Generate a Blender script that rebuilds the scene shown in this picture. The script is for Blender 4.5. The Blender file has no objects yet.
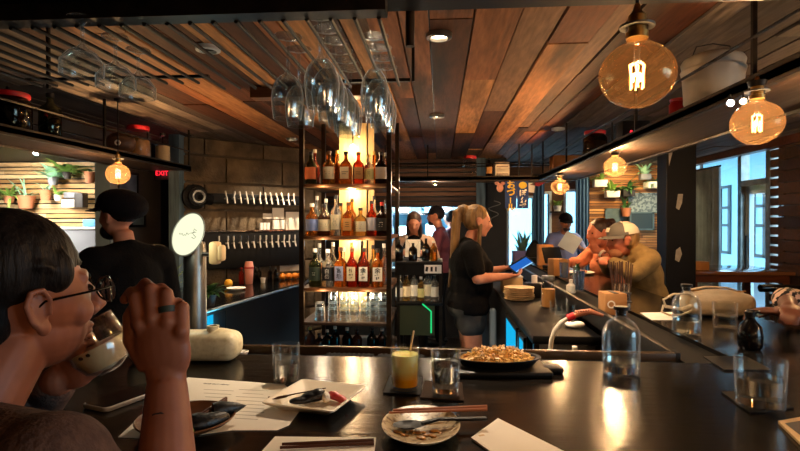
import bpy, bmesh, math, random
from mathutils import Vector, Matrix, Euler
random.seed(7)
SC = bpy.context.scene
COL = SC.collection
PI = math.pi
V = Vector
F = 530.0
# ---------------------------------------------------------------- camera
cam_d = bpy.data.cameras.new('camera'); cam = bpy.data.objects.new('camera', cam_d); COL.objects.link(cam)
cam_d.sensor_width = 36.0; cam_d.lens = F / 800 * 36; cam_d.clip_start = .02; cam_d.clip_end = 200
cam.location = (0, 0, 1.5)
cam.rotation_euler = (math.radians(90 - .378), 0, math.radians(4.32))
SC.camera = cam
CM = Matrix.Translation(cam.location) @ cam.rotation_euler.to_matrix().to_4x4()
def P(px, py, d):
    return CM @ V(((px - 400) / F * d, -(py - 225.5) / F * d, -d))
def G(px, py, z):
    o = V(cam.location); r = (P(px, py, 1) - o); t = (z - o.z) / r.z
    return o + r * t
def YP(px, py, Y):            # the point of a pixel's ray at room depth Y
    o = V(cam.location); r = (P(px, py, 1) - o); return o + r * (Y / r.y)
CT = 1.08                     # bar top height
SV = .90                      # service counter height
CEIL = 2.32
# ---------------------------------------------------------------- colour + materials
def lin(c): return c / 12.92 if c <= .04045 else ((c + .055) / 1.055) ** 2.4
def H(h):
    h = h.lstrip('#'); return tuple(lin(int(h[i:i + 2], 16) / 255) for i in (0, 2, 4)) + (1,)
MATS = {}
def newmat(name):
    m = bpy.data.materials.new(name); m.use_nodes = True
    nt = m.node_tree; nt.nodes.clear()
    out = nt.nodes.new('ShaderNodeOutputMaterial'); MATS[name] = m
    return m, nt, out
def mat(name, col, rough=.5, metal=0, col2=None, nscale=8, stretch=(1, 1, 1), bump=0, bscale=30, emis=None, es=0, trans=0, ior=1.45, coat=0, spec=.5, sss=0, mixlo=.35, mixhi=.65, alpha=1):
    if name in MATS: return MATS[name]
    m, nt, out = newmat(name); N = nt.nodes; L = nt.links
    b = N.new('ShaderNodeBsdfPrincipled'); L.new(b.outputs[0], out.inputs[0])
    c = H(col) if isinstance(col, str) else col
    b.inputs['Base Color'].default_value = c; b.inputs['Roughness'].default_value = rough; b.inputs['Metallic'].default_value = metal
    b.inputs['Transmission Weight'].default_value = trans; b.inputs['IOR'].default_value = ior
    b.inputs['Coat Weight'].default_value = coat; b.inputs['Specular IOR Level'].default_value = spec
    if sss:
        b.inputs['Subsurface Weight'].default_value = sss; b.inputs['Subsurface Radius'].default_value = (.02, .008, .004)
    tc = mp = None
    if col2 or bump:
        tc = N.new('ShaderNodeTexCoord'); mp = N.new('ShaderNodeMapping'); mp.inputs['Scale'].default_value = stretch
        L.new(tc.outputs['Object'], mp.inputs[0])
    if col2:
        n = N.new('ShaderNodeTexNoise'); n.inputs['Scale'].default_value = nscale; n.inputs['Detail'].default_value = 6
        L.new(mp.outputs[0], n.inputs['Vector'])
        r = N.new('ShaderNodeValToRGB'); r.color_ramp.elements[0].position = mixlo; r.color_ramp.elements[1].position = mixhi
        r.color_ramp.elements[0].color = c; r.color_ramp.elements[1].color = H(col2)
        L.new(n.outputs['Fac'], r.inputs[0]); L.new(r.outputs[0], b.inputs['Base Color'])
    if bump:
        n = N.new('ShaderNodeTexNoise'); n.inputs['Scale'].default_value = bscale; n.inputs['Detail'].default_value = 5
        L.new(mp.outputs[0], n.inputs['Vector'])
        bp = N.new('ShaderNodeBump'); bp.inputs['Strength'].default_value = bump; bp.inputs['Distance'].default_value = .02
        L.new(n.outputs['Fac'], bp.inputs['Height']); L.new(bp.outputs[0], b.inputs['Normal'])
    if emis:
        b.inputs['Emission Color'].default_value = H(emis); b.inputs['Emission Strength'].default_value = es
    return m
def thin_glass(name, tint='#f4f8f8', edge='#e8f0f4', lo=.06, hi=.75, rough=.03, haze=0, hcol='#ffffff', rim=0):
    m, nt, out = newmat(name); N = nt.nodes; L = nt.links
    t = N.new('ShaderNodeBsdfTransparent'); t.inputs[0].default_value = H(tint)
    g = N.new('ShaderNodeBsdfGlossy'); g.inputs['Color'].default_value = H(edge); g.inputs['Roughness'].default_value = rough
    lw = N.new('ShaderNodeLayerWeight'); lw.inputs[0].default_value = .35
    mr = N.new('ShaderNodeMapRange'); mr.inputs[3].default_value = lo; mr.inputs[4].default_value = hi
    pw = N.new('ShaderNodeMath'); pw.operation = 'POWER'; pw.inputs[1].default_value = 2.2; L.new(lw.outputs['Facing'], pw.inputs[0]); L.new(pw.outputs[0], mr.inputs[0])
    x = N.new('ShaderNodeMixShader'); L.new(mr.outputs[0], x.inputs[0]); L.new(t.outputs[0], x.inputs[1]); L.new(g.outputs[0], x.inputs[2])
    if rim:  # white mixed in at grazing angles imitates lit glass edges
        tr = N.new('ShaderNodeBsdfTranslucent'); tr.inputs[0].default_value = H('#f4f8ff'); di = N.new('ShaderNodeBsdfDiffuse'); di.inputs[0].default_value = H('#f4f8ff'); md = N.new('ShaderNodeMixShader'); L.new(tr.outputs[0], md.inputs[1]); L.new(di.outputs[0], md.inputs[2])
        p5 = N.new('ShaderNodeMath'); p5.operation = 'POWER'; p5.inputs[1].default_value = 3.2; L.new(lw.outputs['Facing'], p5.inputs[0]); p6 = N.new('ShaderNodeMath'); p6.operation = 'MULTIPLY'; p6.inputs[1].default_value = rim; L.new(p5.outputs[0], p6.inputs[0])
        y = N.new('ShaderNodeMixShader'); L.new(p6.outputs[0], y.inputs[0]); L.new(x.outputs[0], y.inputs[1]); L.new(md.outputs[0], y.inputs[2]); x = y
    if haze:
        tr = N.new('ShaderNodeBsdfTranslucent'); tr.inputs[0].default_value = H(hcol); y = N.new('ShaderNodeMixShader'); y.inputs[0].default_value = haze
        L.new(x.outputs[0], y.inputs[1]); L.new(tr.outputs[0], y.inputs[2]); x = y
    L.new(x.outputs[0], out.inputs[0]); return m
def wood(name, cols, rough=.6, axis='Y', island=True, stain=.5, scale=3, bump=.25, spec=.3):
    """boards: each board takes its own tone, with grain along AXIS and worn dark patches"""
    m, nt, out = newmat(name); N = nt.nodes; L = nt.links
    b = N.new('ShaderNodeBsdfPrincipled'); L.new(b.outputs[0], out.inputs[0]); b.inputs['Roughness'].default_value = rough
    b.inputs['Specular IOR Level'].default_value = spec
    tc = N.new('ShaderNodeTexCoord'); mp = N.new('ShaderNodeMapping'); L.new(tc.outputs['Object'], mp.inputs[0])
    mp.inputs['Scale'].default_value = {'X': (.12, 1, 1), 'Y': (1, .12, 1), 'Z': (1, 1, .12)}[axis]
    ge = N.new('ShaderNodeNewGeometry')
    ramp = N.new('ShaderNodeValToRGB'); ramp.color_ramp.interpolation = 'CONSTANT' if island else 'LINEAR'
    els = ramp.color_ramp.elements
    while len(els) < len(cols): els.new(.5)
    for i, c in enumerate(cols): els[i].position = i / len(cols); els[i].color = H(c)
    add = N.new('ShaderNodeVectorMath'); add.operation = 'ADD'
    cmb = N.new('ShaderNodeCombineXYZ')
    ml = N.new('ShaderNodeMath'); ml.operation = 'MULTIPLY'; ml.inputs[1].default_value = 37.0
    L.new(ge.outputs['Random Per Island'], ml.inputs[0])
    for i in range(3): L.new(ml.outputs[0], cmb.inputs[i])
    L.new(mp.outputs[0], add.inputs[0]); L.new(cmb.outputs[0], add.inputs[1])
    n1 = N.new('ShaderNodeTexNoise'); n1.inputs['Scale'].default_value = scale * 12; n1.inputs['Detail'].default_value = 8
    L.new(add.outputs[0], n1.inputs['Vector'])
    n2 = N.new('ShaderNodeTexNoise'); n2.inputs['Scale'].default_value = scale; n2.inputs['Detail'].default_value = 5
    L.new(add.outputs[0], n2.inputs['Vector'])
    L.new(ge.outputs['Random Per Island'] if island else n2.outputs['Fac'], ramp.inputs[0])
    r1 = N.new('ShaderNodeMapRange'); r1.inputs[1].default_value = .3; r1.inputs[2].default_value = .7; r1.inputs[3].default_value = .62; r1.inputs[4].default_value = 1.15
    L.new(n1.outputs['Fac'], r1.inputs[0])
    r2 = N.new('ShaderNodeMapRange'); r2.inputs[1].default_value = .33; r2.inputs[2].default_value = .5; r2.inputs[3].default_value = 1 - stain; r2.inputs[4].default_value = 1
    L.new(n2.outputs['Fac'], r2.inputs[0])
    mm = N.new('ShaderNodeMath'); mm.operation = 'MULTIPLY'; L.new(r1.outputs[0], mm.inputs[0]); L.new(r2.outputs[0], mm.inputs[1])
    vs = N.new('ShaderNodeVectorMath'); vs.operation = 'SCALE'; L.new(ramp.outputs[0], vs.inputs[0]); L.new(mm.outputs[0], vs.inputs['Scale'])
    L.new(vs.outputs[0], b.inputs['Base Color'])
    if bump:
        bp = N.new('ShaderNodeBump'); bp.inputs['Strength'].default_value = bump; bp.inputs['Distance'].default_value = .01
        L.new(n1.outputs['Fac'], bp.inputs['Height']); L.new(bp.outputs[0], b.inputs['Normal'])
    return m
def emit(name, col, s):
    if name in MATS: return MATS[name]
    m, nt, out = newmat(name); e = nt.nodes.new('ShaderNodeEmission'); e.inputs[0].default_value = H(col); e.inputs[1].default_value = s
    nt.links.new(e.outputs[0], out.inputs[0]); return m
# ---------------------------------------------------------------- mesh builder
def frame(fwd, up=V((0, 0, 1))):
    y = V(fwd).normalized(); x = y.cross(V(up))
    if x.length < 1e-5: x = V((1, 0, 0))
    x.normalize(); z = x.cross(y); return Matrix((x, y, z)).transposed()
def rz(a): return Matrix.Rotation(a, 3, 'Z')
def rx(a): return Matrix.Rotation(a, 3, 'X')
def ry(a): return Matrix.Rotation(a, 3, 'Y')
class MB:
    def __init__(s): s.v = []; s.f = []
    def add(s, vs, fs, R=None, c=(0, 0, 0)):
        k = len(s.v); c = V(c)
        for p in vs:
            p = V(p); s.v.append((R @ p if R is not None else p) + c)
        s.f += [tuple(i + k for i in f) for f in fs]; return s
    def box(s, c, d, R=None):
        x, y, z = (q / 2 for q in d)
        return s.add([(-x, -y, -z), (x, -y, -z), (x, y, -z), (-x, y, -z), (-x, -y, z), (x, -y, z), (x, y, z), (-x, y, z)],
                     [(0, 3, 2, 1), (4, 5, 6, 7), (0, 1, 5, 4), (1, 2, 6, 5), (2, 3, 7, 6), (3, 0, 4, 7)], R, c)
    def bb(s, a, b):
        a = V(a); b = V(b); return s.box((a + b) / 2, b - a)
    def rbox(s, c, d, r, R=None, seg=2):
        bm = bmesh.new(); bmesh.ops.create_cube(bm, size=1)
        for q in bm.verts: q.co = V((q.co.x * d[0], q.co.y * d[1], q.co.z * d[2]))
        bmesh.ops.bevel(bm, geom=list(bm.edges), offset=r, segments=seg, profile=.5, affect='EDGES')
        bm.verts.index_update(); s.add([q.co.copy() for q in bm.verts], [[q.index for q in f.verts] for f in bm.faces], R, c); bm.free(); return s
    def cyl(s, a, b, r0, r1=None, n=16):
        return s.tube([a, b], [r0, r0 if r1 is None else r1], n)
    def tube(s, pts, r, n=8, closed=False, flat=1.0, up=None):
        pts = [V(p) for p in pts]; m = len(pts); rs = r if isinstance(r, (list, tuple)) else [r] * m
        vs = []; fs = []; last = None
        for i, p in enumerate(pts):
            a = pts[i - 1] if (i or closed) else p; b = pts[(i + 1) % m] if (i < m - 1 or closed) else p
            t = (b - a).normalized()
            if last is None:
                u = V(up) if up else (V((0, 0, 1)) if abs(t.z) < .9 else V((1, 0, 0)))
            else: u = last
            w = t.cross(u)
            if w.length < 1e-6: w = t.cross(V((0, 1, 0)))
            w.normalize(); u = w.cross(t).normalized(); last = u
            for k in range(n):
                an = 2 * PI * k / n; vs.append(p + (w * math.cos(an) + u * math.sin(an) * flat) * rs[i])
        for i in range(m if closed else m - 1):
            for k in range(n):
                j = (i + 1) % m; fs.append((i * n + k, i * n + (k + 1) % n, j * n + (k + 1) % n, j * n + k))
        if not closed: fs.append(tuple(range(n))[::-1]); fs.append(tuple((m - 1) * n + k for k in range(n)))
        return s.add(vs, fs)
    def cap(s, a, b, r0, r1=None, n=12):      # capsule
        a = V(a); b = V(b); r1 = r0 if r1 is None else r1
        s.cyl(a, b, r0, r1, n); s.ell(a, (r0,) * 3, n=n); s.ell(b, (r1,) * 3, n=n); return s
    def lathe(s, prof, c=(0, 0, 0), n=20, R=None, sx=1, sy=1):
        vs = []; fs = []; rings = []
        for r, z in prof:
            if r < 1e-6: rings.append([len(vs)]); vs.append((0, 0, z))
            else:
                rings.append(list(range(len(vs), len(vs) + n)))
                vs += [(r * sx * math.cos(2 * PI * k / n), r * sy * math.sin(2 * PI * k / n), z) for k in range(n)]
        for a, b in zip(rings, rings[1:]):
            for k in range(n):
                if len(a) == 1 and len(b) == 1: continue
                if len(a) == 1: fs.append((a[0], b[(k + 1) % n], b[k]))
                elif len(b) == 1: fs.append((a[k], a[(k + 1) % n], b[0]))
                else: fs.append((a[k], a[(k + 1) % n], b[(k + 1) % n], b[k]))
        return s.add(vs, fs, R, c)
    def ell(s, c, r, R=None, n=14):
        h = max(6, n * 2 // 3); prof = [(math.sin(PI * i / h), -math.cos(PI * i / h)) for i in range(h + 1)]
        prof[0] = (0, -1); prof[-1] = (0, 1); t = MB().lathe(prof, n=n)
        return s.add([(p.x * r[0], p.y * r[1], p.z * r[2]) for p in t.v], t.f, R, c)
    def prism(s, poly, z0, z1, R=None, c=(0, 0, 0)):
        n = len(poly); ar = sum(poly[i][0] * poly[(i + 1) % n][1] - poly[(i + 1) % n][0] * poly[i][1] for i in range(n))
        if ar < 0: poly = poly[::-1]
        vs = [(x, y, z0) for x, y in poly] + [(x, y, z1) for x, y in poly]
        fs = [tuple(range(n))[::-1], tuple(range(n, 2 * n))] + [(i, (i + 1) % n, n + (i + 1) % n, n + i) for i in range(n)]
        return s.add(vs, fs, R, c)
    def leaf(s, base, tip, w, sag=.0, nrm=V((0, 0, 1)), t=.0006, seg=5):
        base = V(base); tip = V(tip); d = tip - base; side = d.cross(nrm)
        side = side.normalized() if side.length > 1e-6 else V((1, 0, 0))
        up = side.cross(d).normalized(); vs = []; fs = []
        for i in range(seg + 1):
            q = i / seg; ww = w * math.sin(PI * min(1, .08 + q * .92)) * (1.15 - .4 * q) if i < seg else w * .03
            c = base + d * q + up * (sag * math.sin(PI * q)) - V((0, 0, 1)) * sag * q * q
            vs += [c - side * ww / 2, c - up * ww * .12, c + side * ww / 2, c - up * (ww * .12 + t)]
        for i in range(seg):
            a = i * 4; b = a + 4
            for k in range(4): fs.append((a + k, a + (k + 1) % 4, b + (k + 1) % 4, b + k))
        return s.add(vs, fs)
    def shift(s, d):
        d = V(d); s.v = [p + d for p in s.v]; return s
    def rot(s, R, c=(0, 0, 0)):
        c = V(c); s.v = [R @ (p - c) + c for p in s.v]; return s
    def mesh(s, name, smooth=True):
        me = bpy.data.meshes.new(name); me.from_pydata([tuple(p) for p in s.v], [], s.f)
        if smooth:
            me.polygons.foreach_set('use_smooth', [True] * len(me.polygons)); me.set_sharp_from_angle(angle=math.radians(38))
        me.update(); return me
    def build(s, name, m, parent=None, loc=(0, 0, 0), rot=0, smooth=True):
        o = bpy.data.objects.new(name, s.mesh(name, smooth)); COL.objects.link(o)
        o.data.materials.append(MATS[m] if isinstance(m, str) else m)
        if parent is not None: o.parent = parent
        o.location = loc
        if rot: o.rotation_euler = (0, 0, rot)
        return o
    def fuse(s, name, m, parent=None, voxel=.012, it=4, loc=(0, 0, 0)):
        """weld the pieces into one continuous surface"""
        o = s.build(name, m, parent, loc)
        md = o.modifiers.new('r', 'REMESH'); md.mode = 'VOXEL'; md.voxel_size = voxel; md.use_smooth_shade = True
        sm = o.modifiers.new('s', 'SMOOTH'); sm.factor = .5; sm.iterations = it
        dg = bpy.context.evaluated_depsgraph_get(); me = bpy.data.meshes.new_from_object(o.evaluated_get(dg))
        o.modifiers.clear(); old = o.data; o.data = me; bpy.data.meshes.remove(old); me.name = name
        if not me.materials: me.materials.append(MATS[m])
        me.polygons.foreach_set('use_smooth', [True] * len(me.polygons)); return o
def tag(o, label, cat, group=None):
    o['label'] = label; o['category'] = cat
    if group: o['group'] = group
    return o
def thing(name, label, cat, loc=(0, 0, 0), rot=0, group=None):
    o = bpy.data.objects.new(name, None); o.empty_display_size = .05; COL.objects.link(o)
    o.location = loc; o.rotation_euler = (0, 0, rot); return tag(o, label, cat, group)
def struct(mb, name, m, smooth=False):
    o = mb.build(name, m, smooth=smooth); o['kind'] = 'structure'; return o
def text_mb(txt, size, ext=.0005, bold=0):
    cu = bpy.data.curves.new('t', 'FONT'); cu.body = txt; cu.size = size; cu.align_x = 'CENTER'; cu.align_y = 'CENTER'; cu.extrude = ext; cu.offset = size * bold
    o = bpy.data.objects.new('t', cu); COL.objects.link(o); dg = bpy.context.evaluated_depsgraph_get(); dg.update()
    me = bpy.data.meshes.new_from_object(o.evaluated_get(dg)); b = MB()
    b.add([v.co.copy() for v in me.vertices], [tuple(p.vertices) for p in me.polygons])
    bpy.data.objects.remove(o); bpy.data.curves.remove(cu); bpy.data.meshes.remove(me); return b
def stand(mb):   # a text or drawing in XY is stood up to face -Y
    mb.rot(rx(PI / 2)); return mb
def light(kind, name, loc, power, col, size=.05, rot=None, spot=None, sy=None, blend=.5):
    d = bpy.data.lights.new(name, kind); d.energy = power; d.color = col
    if kind == 'AREA':
        d.size = size
        if sy: d.shape = 'RECTANGLE'; d.size_y = sy
    elif kind == 'SPOT': d.shadow_soft_size = size; d.spot_size = spot; d.spot_blend = blend
    else: d.shadow_soft_size = size
    o = bpy.data.objects.new(name, d); COL.objects.link(o); o.location = loc
    if rot: o.rotation_euler = rot
    return o
ORD = ['first', 'second', 'third', 'fourth', 'fifth', 'sixth', 'seventh', 'eighth', 'ninth', 'tenth', 'eleventh', 'twelfth', 'thirteenth', 'fourteenth']
WARM = (1, .72, .46); COOL = (.62, .82, 1)
def cyan_door(par, o, a, c, z0, z1, off):
    a = V(a); c = V(c); d = (c - a).normalized(); n = V((d.y, -d.x, 0)) * off
    m = (a + c) / 2; R = rz(math.atan2(d.y, d.x)); L = (c - a).length
    g = MB().box(V((m.x, m.y, (z0 + z1) / 2)) + n - o, (L, .01, z1 - z0), R).build('cooler_door', 'cyan_m', par)
    b = MB()
    for q in (a, c): b.box(V((q.x, q.y, (z0 + z1) / 2)) + n * 1.05 - o, (.02, .02, z1 - z0 + .03), R)
    for z in (z0, z1): b.box(V((m.x, m.y, z)) + n * 1.05 - o, (L + .02, .02, .02), R)
    b.build('door_frame', 'iron_m', g); return g
# ================================================================ materials
mat('floor_m', '#241d18', .45, col2='#15110e', nscale=3)
wood('ceil_m', ['#84492a', '#a8683e', '#603824', '#b87f50', '#5c3e2a', '#96603c', '#80604a', '#c48c58', '#724026', '#54301e'], .75, 'Y', True, .82, 4.5)
wood('ceilgrey_m', ['#6e6258', '#5a5048', '#7e7064', '#4c443e', '#665850', '#8a7c6e'], .75, 'Y', True, .7, 4.5)
wood('darkslat_m', ['#4a3022', '#5c3e2a', '#38241a', '#6a4830'], .6, 'X', True, .4)
wood('slat_m', ['#c08a50', '#a8703c', '#8a5a30', '#d09a5c', '#7a5030', '#b57c44'], .6, 'X', True, .4)
wood('paleslat_m', ['#c9a878', '#b8905c', '#d8b888', '#a88050', '#c4a070'], .6, 'X', True, .3)
wood('redwood_m', ['#5e3420', '#6e3e26', '#512c1b'], .35, 'X', False, .3)
wood('shelf_m', ['#5a3a20', '#6b4426'], .45, 'X', False, .3)
wood('cream_m', ['#dcc090', '#d2b27e', '#e2c89a'], .6, 'Z', True, .15)
wood('board_m', ['#2c2018', '#38281d'], .6, 'Y', False, .4)
wood('counter_m', ['#14110e', '#1a1612', '#110f0d'], .18, 'X', False, .35, 4, .05, .25)
mat('black_m', '#080809', .5, spec=.25); mat('blackgloss_m', '#060607', .15); mat('rubber_m', '#0a0a0b', .8, spec=.15)
mat('iron_m', '#1a1714', .45, .7, col2='#2a231c', nscale=20)
mat('bronze_m', '#3a2c1e', .4, .8, col2='#241b13', nscale=18)
mat('chrome_m', '#d8d8d8', .15, 1); mat('steel_m', '#8b8b88', .35, 1, col2='#6f6f6d', nscale=10)
mat('brass_m', '#b08a50', .3, 1)
mat('lip_m', '#4a3826', .25, .3, col2='#34271b', nscale=6, stretch=(1, 8, 1))
mat('concrete_m', '#6c5c46', .85, col2='#463b2d', nscale=5, bump=.5, bscale=40)
mat('mortar_m', '#4a4034', .9)
mat('plaster_m', '#4a4642', .8, col2='#3e3b38', nscale=3)
mat('frame_m', '#6f8088', .6); mat('whiteframe_m', '#c9d2d8', .5)
mat('paint_m', '#080b14', .6, col2='#05060a', nscale=4, spec=.2); mat('primer_m', '#a9a6a0', .8, col2='#8b8782', nscale=12)
mat('chalk_m', '#16181a', .8, col2='#202326', nscale=4)
mat('bluewood_m', '#5d7480', .7, col2='#3c4c56', nscale=6, stretch=(4, 4, .4))
mat('curtain_m', '#828e92', .85, col2='#6a767a', nscale=4); mat('bluecurtain_m', '#3f5f80', .85)
mat('navy_m', '#24407c', .8); mat('yellow_m', '#d9b93c', .7); mat('white_m', '#e6e2da', .6); mat('cream_paper_m', '#e8dfcd', .8)
mat('paper_m', '#efe9dc', .85, col2='#e4dccd', nscale=5)
mat('ink_m', '#1c1a19', .8); mat('red_m', '#b3151a', .4); mat('redlid_m', '#c4161c', .4)
mat('pinkred_m', '#8c2430', .8)
thin_glass('glass_m', '#fafcfc', '#ffffff', .04, .75, .07, rim=.28)
thin_glass('pane_m', '#f0f8fb', '#ffffff', .03, .35)
thin_glass('winglass_m', '#f4f9fb', '#ffffff', .09, .85, .10, rim=1.0)
thin_glass('bulb_m', '#f6dcb8', '#ffdcb0', .05, .7, .04, haze=.010, hcol='#e8a868')
thin_glass('greenglass_m', '#5a6a48', '#c8d0b8', .10, .7)
thin_glass('smoke_m', '#5a564e', '#c0b8a8', .10, .7)
thin_glass('blueglass_m', '#5f9be0', '#b8d8ff', .10, .7)
mat('water_m', '#f4f8f8', .02, trans=1, ior=1.33)
emit('filament_m', '#ffb45e', 9); emit('can_m', '#ffdcae', 14); emit('cyan_m', '#16a9dc', .42); emit('led_m', '#ffcf90', 25)
emit('track_m', '#dceaff', 40); emit('exit_m', '#ff2030', 1.0); emit('signglow_m', '#f6f8d2', .40); emit('greenled_m', '#28e080', .35)
emit('screen_m', '#2a6fd0', .30); emit('screenedge_m', '#9cd0ff', .45)
def liquor(name, col, rough=.06): return mat(name, col, rough, trans=.85, ior=1.25, spec=.6)
for n, c in dict(amber='#e08a2c', red='#d8401e', orange='#f08a30', clear='#f4f1e4', green='#50552a', brown='#8a4a1c', dark='#3a2418', gold='#e8b860').items(): liquor('liq_' + n, c)
for n, c in dict(orange='#d8703c', cream='#e6d6ae', yellow='#e4d88a', tan='#d29a58', blue='#7d8fc0', white='#f0ead8', black='#181a1c', grey='#b9b4b4', bluegrey='#a4abc8', dkgreen='#24301f').items():
    mat('lab_' + n, c, .7)
mat('cap_black', '#15120f', .4); mat('cap_wood', '#6e4a2a', .6); mat('cap_gold', '#c39a4c', .35, .6); mat('cap_red', '#a02018', .4); mat('cap_white', '#d8d4c8', .4)
mat('leaf_m', '#3f6a34', .5, col2='#2a4d28', nscale=9); mat('limeleaf_m', '#7ca044', .5, col2='#5d8438', nscale=9); mat('paleleaf_m', '#8fb89a', .5, col2='#6d9a78', nscale=9)
mat('terra_m', '#a86a48', .8); mat('potdark_m', '#2c2724', .6); mat('potgrey_m', '#6e7076', .6); mat('potwhite_m', '#d9d6cc', .6); mat('lavender_m', '#8f86c8', .6)
mat('kitchen_m', '#8cc8dc', .5); mat('kraft_m', '#b07c48', .8, col2='#a06e3e', nscale=12)
mat('leather_m', '#b8a78e', .55, col2='#a8977e', nscale=10, bump=.1, bscale=90)
mat('stone_m', '#d9cda8', .45, col2='#c4b68e', nscale=70, mixlo=.45, mixhi=.7)
mat('tan_m', '#c9a878', .6); mat('ochre_m', '#a06a30', .6)
# ================================================================ shell
XL, XR, YF, YB, YB2 = -3.0, 3.4, -2.4, 6.9, 7.9
struct(MB().bb((-8.2, YF, -.05), (XR + .15, 9.6, 0)), 'floor', 'floor_m')
b = MB(); bg_ = MB(); x = XL - .05
while x < XR:                                  # worn planks running away from the bar front
    w = random.uniform(.09, .19); y = YF - random.uniform(0, 2)
    while y < YB2:
        l = random.uniform(1.6, 3.6); dz = random.uniform(-.006, .006)
        bb_ = bg_ if (x < -1.8 or x > .98) else b
        if y + l > YF: bb_.bb((x + .004, max(y, YF), CEIL + dz), (min(x + w, XR) - .004, min(y + l, YB2 + .1) - .006, CEIL + .03))
        y += l
    x += w
struct(b, 'ceiling', 'ceil_m'); struct(bg_, 'ceiling', 'ceilgrey_m')
struct(MB().bb((-8.2, YF, CEIL + .03), (XR + .15, 9.6, CEIL + .2)), 'ceiling', 'black_m')
struct(MB().bb((-8.2, YF - .1, 0), (XR + .15, YF, CEIL + .2)), 'wall_front', 'plaster_m')
# left wall with an opening to the plant room and a dark doorway
b = MB(); b.bb((XL - .12, YF, 0), (XL, 1.2, CEIL)); b.bb((XL - .12, 4.72, 0), (XL, 5.5, CEIL)); b.bb((XL - .12, 6.15, 0), (XL, YB, CEIL))
b.bb((XL - .12, 1.2, 2.08), (XL, 4.72, CEIL)); b.bb((XL - .12, 5.5, 2.05), (XL, 6.15, CEIL)); b.bb((XL - .12, 1.2, 0), (XL, 4.72, .5))
struct(b, 'wall_left', 'plaster_m')
b = MB(); b.bb((XL - .13, 4.60, .5), (XL + .015, 4.72, 2.08)); b.bb((XL - .13, 1.2, 2.06), (XL + .01, 4.6, 2.10)); struct(b, 'trim_1', 'frame_m')
d = struct(MB().bb((XL - .07, 5.5, 0), (XL - .02, 6.15, 2.05)), 'door_1', 'black_m')
h = MB().cyl((XL - .02, 5.6, 1.0), (XL + .04, 5.6, 1.0), .012).tube([(XL + .04, 5.6, 1.0), (XL + .04, 5.72, 1.0)], .01).build('door_handle', 'steel_m', d)
# plant room beyond
struct(MB().bb((-8.2, 7.08, 0), (XL, 7.2, CEIL + .1)), 'wall_plant_room', 'black_m')
b = MB(); z = .3
while z < 2.30:
    hh = random.uniform(.035, .06); x = -8.1
    while x < -3.05:
        l = random.uniform(1.2, 2.6); b.bb((x, 7.02 + random.uniform(0, .02), z), (min(x + l, -3.02), 7.08, z + hh)); x += l + .004
    z += hh + random.uniform(.012, .02)
struct(b, 'wall_plant_room', 'paleslat_m')
struct(MB().bb((-8.3, YF, 0), (-8.2, 9.6, CEIL + .2)), 'wall_far_left', 'plaster_m')
# concrete block wall with the taps: runs away to the right at about forty degrees
W0 = V((-2.44, 4.88, 0)); W1 = V((-1.50, 5.82, 0)); wd = (W1 - W0).normalized(); wn = V((wd.y, -wd.x, 0))   # wn faces the bar
wang = math.atan2(wd.y, wd.x)
WR = rz(wang)
wl = (W1 - W0).length + .25
def wpt(s, z, o=0): return W0 + wd * s + wn * o + V((0, 0, z))
struct(MB().box(wpt(wl / 2, CEIL / 2, -.1), (wl, .16, CEIL), WR), 'wall_taps', 'mortar_m')
b = MB(); z = .02; row = 0
while z < CEIL:
    h1 = min(z + .255, CEIL - .005) - z; s = -.2 if row % 2 else 0
    if row % 2 == 0: s = -.42
    while s < wl:
        a = max(s + .006, 0); e = min(s + .62 - .006, wl)
        if e - a > .03: b.rbox(wpt((a + e) / 2, z + h1 / 2, -.012), (e - a, .05, h1 - .012), .008, WR)
        s += .62
    z += .267; row += 1
struct(b, 'wall_taps', 'concrete_m', True)
struct(MB().bb((-2.53, 4.78, 0), (-2.43, 4.9, CEIL)), 'trim_2', 'bluewood_m')
# back wall: dark slats over the kitchen pass, chalkboard beside it
def px_x(px, Y): return YP(px, 222, Y).x
kx0, kx1 = px_x(392, YB), px_x(459, YB)
bx1 = px_x(506, YB)
kz0 = YP(420, 268, YB).z; kz1 = YP(420, 207, YB).z
b = MB(); b.bb((-1.75, YB, 0), (kx0, YB + .12, CEIL)); b.bb((kx1, YB, 0), (bx1, YB + .12, CEIL)); b.bb((kx0, YB, 0), (kx1, YB + .12, kz0)); b.bb((kx0, YB, kz1), (kx1, YB + .12, CEIL))
b.bb((bx1 - .12, YB + .12, 0), (bx1, YB2 + .1, CEIL)); b.bb((XL, YB, 0), (-1.75, YB + .12, CEIL))
struct(b, 'wall_back', 'chalk_m')
b = MB(); z = kz1 + .02; sx1 = px_x(476, YB)
while z < CEIL - .02:
    b.bb((-1.6, YB - .035 - random.uniform(0, .01), z), (sx1, YB - .002, z + .042)); z += .062
struct(b, 'wall_back', 'darkslat_m')
b = MB(); b.bb((px_x(476, YB), YB - .07, kz1 - .25), (px_x(485, YB), YB - .003, CEIL)); struct(b, 'trim_3', 'bluewood_m')
struct(MB().bb((kx0 - .05, YB - .04, kz0 - .05), (kx1 + .05, YB + .14, kz0)), 'trim_4', 'steel_m')
# kitchen behind the pass
b = MB(); b.bb((-1.9, 9.0, 0), (bx1, 9.1, CEIL)); struct(b, 'wall_kitchen', 'kitchen_m')
struct(MB().bb((-1.95, YB + .12, 0), (-1.9, 9.1, CEIL)), 'wall_kitchen_side', 'kitchen_m')
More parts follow.
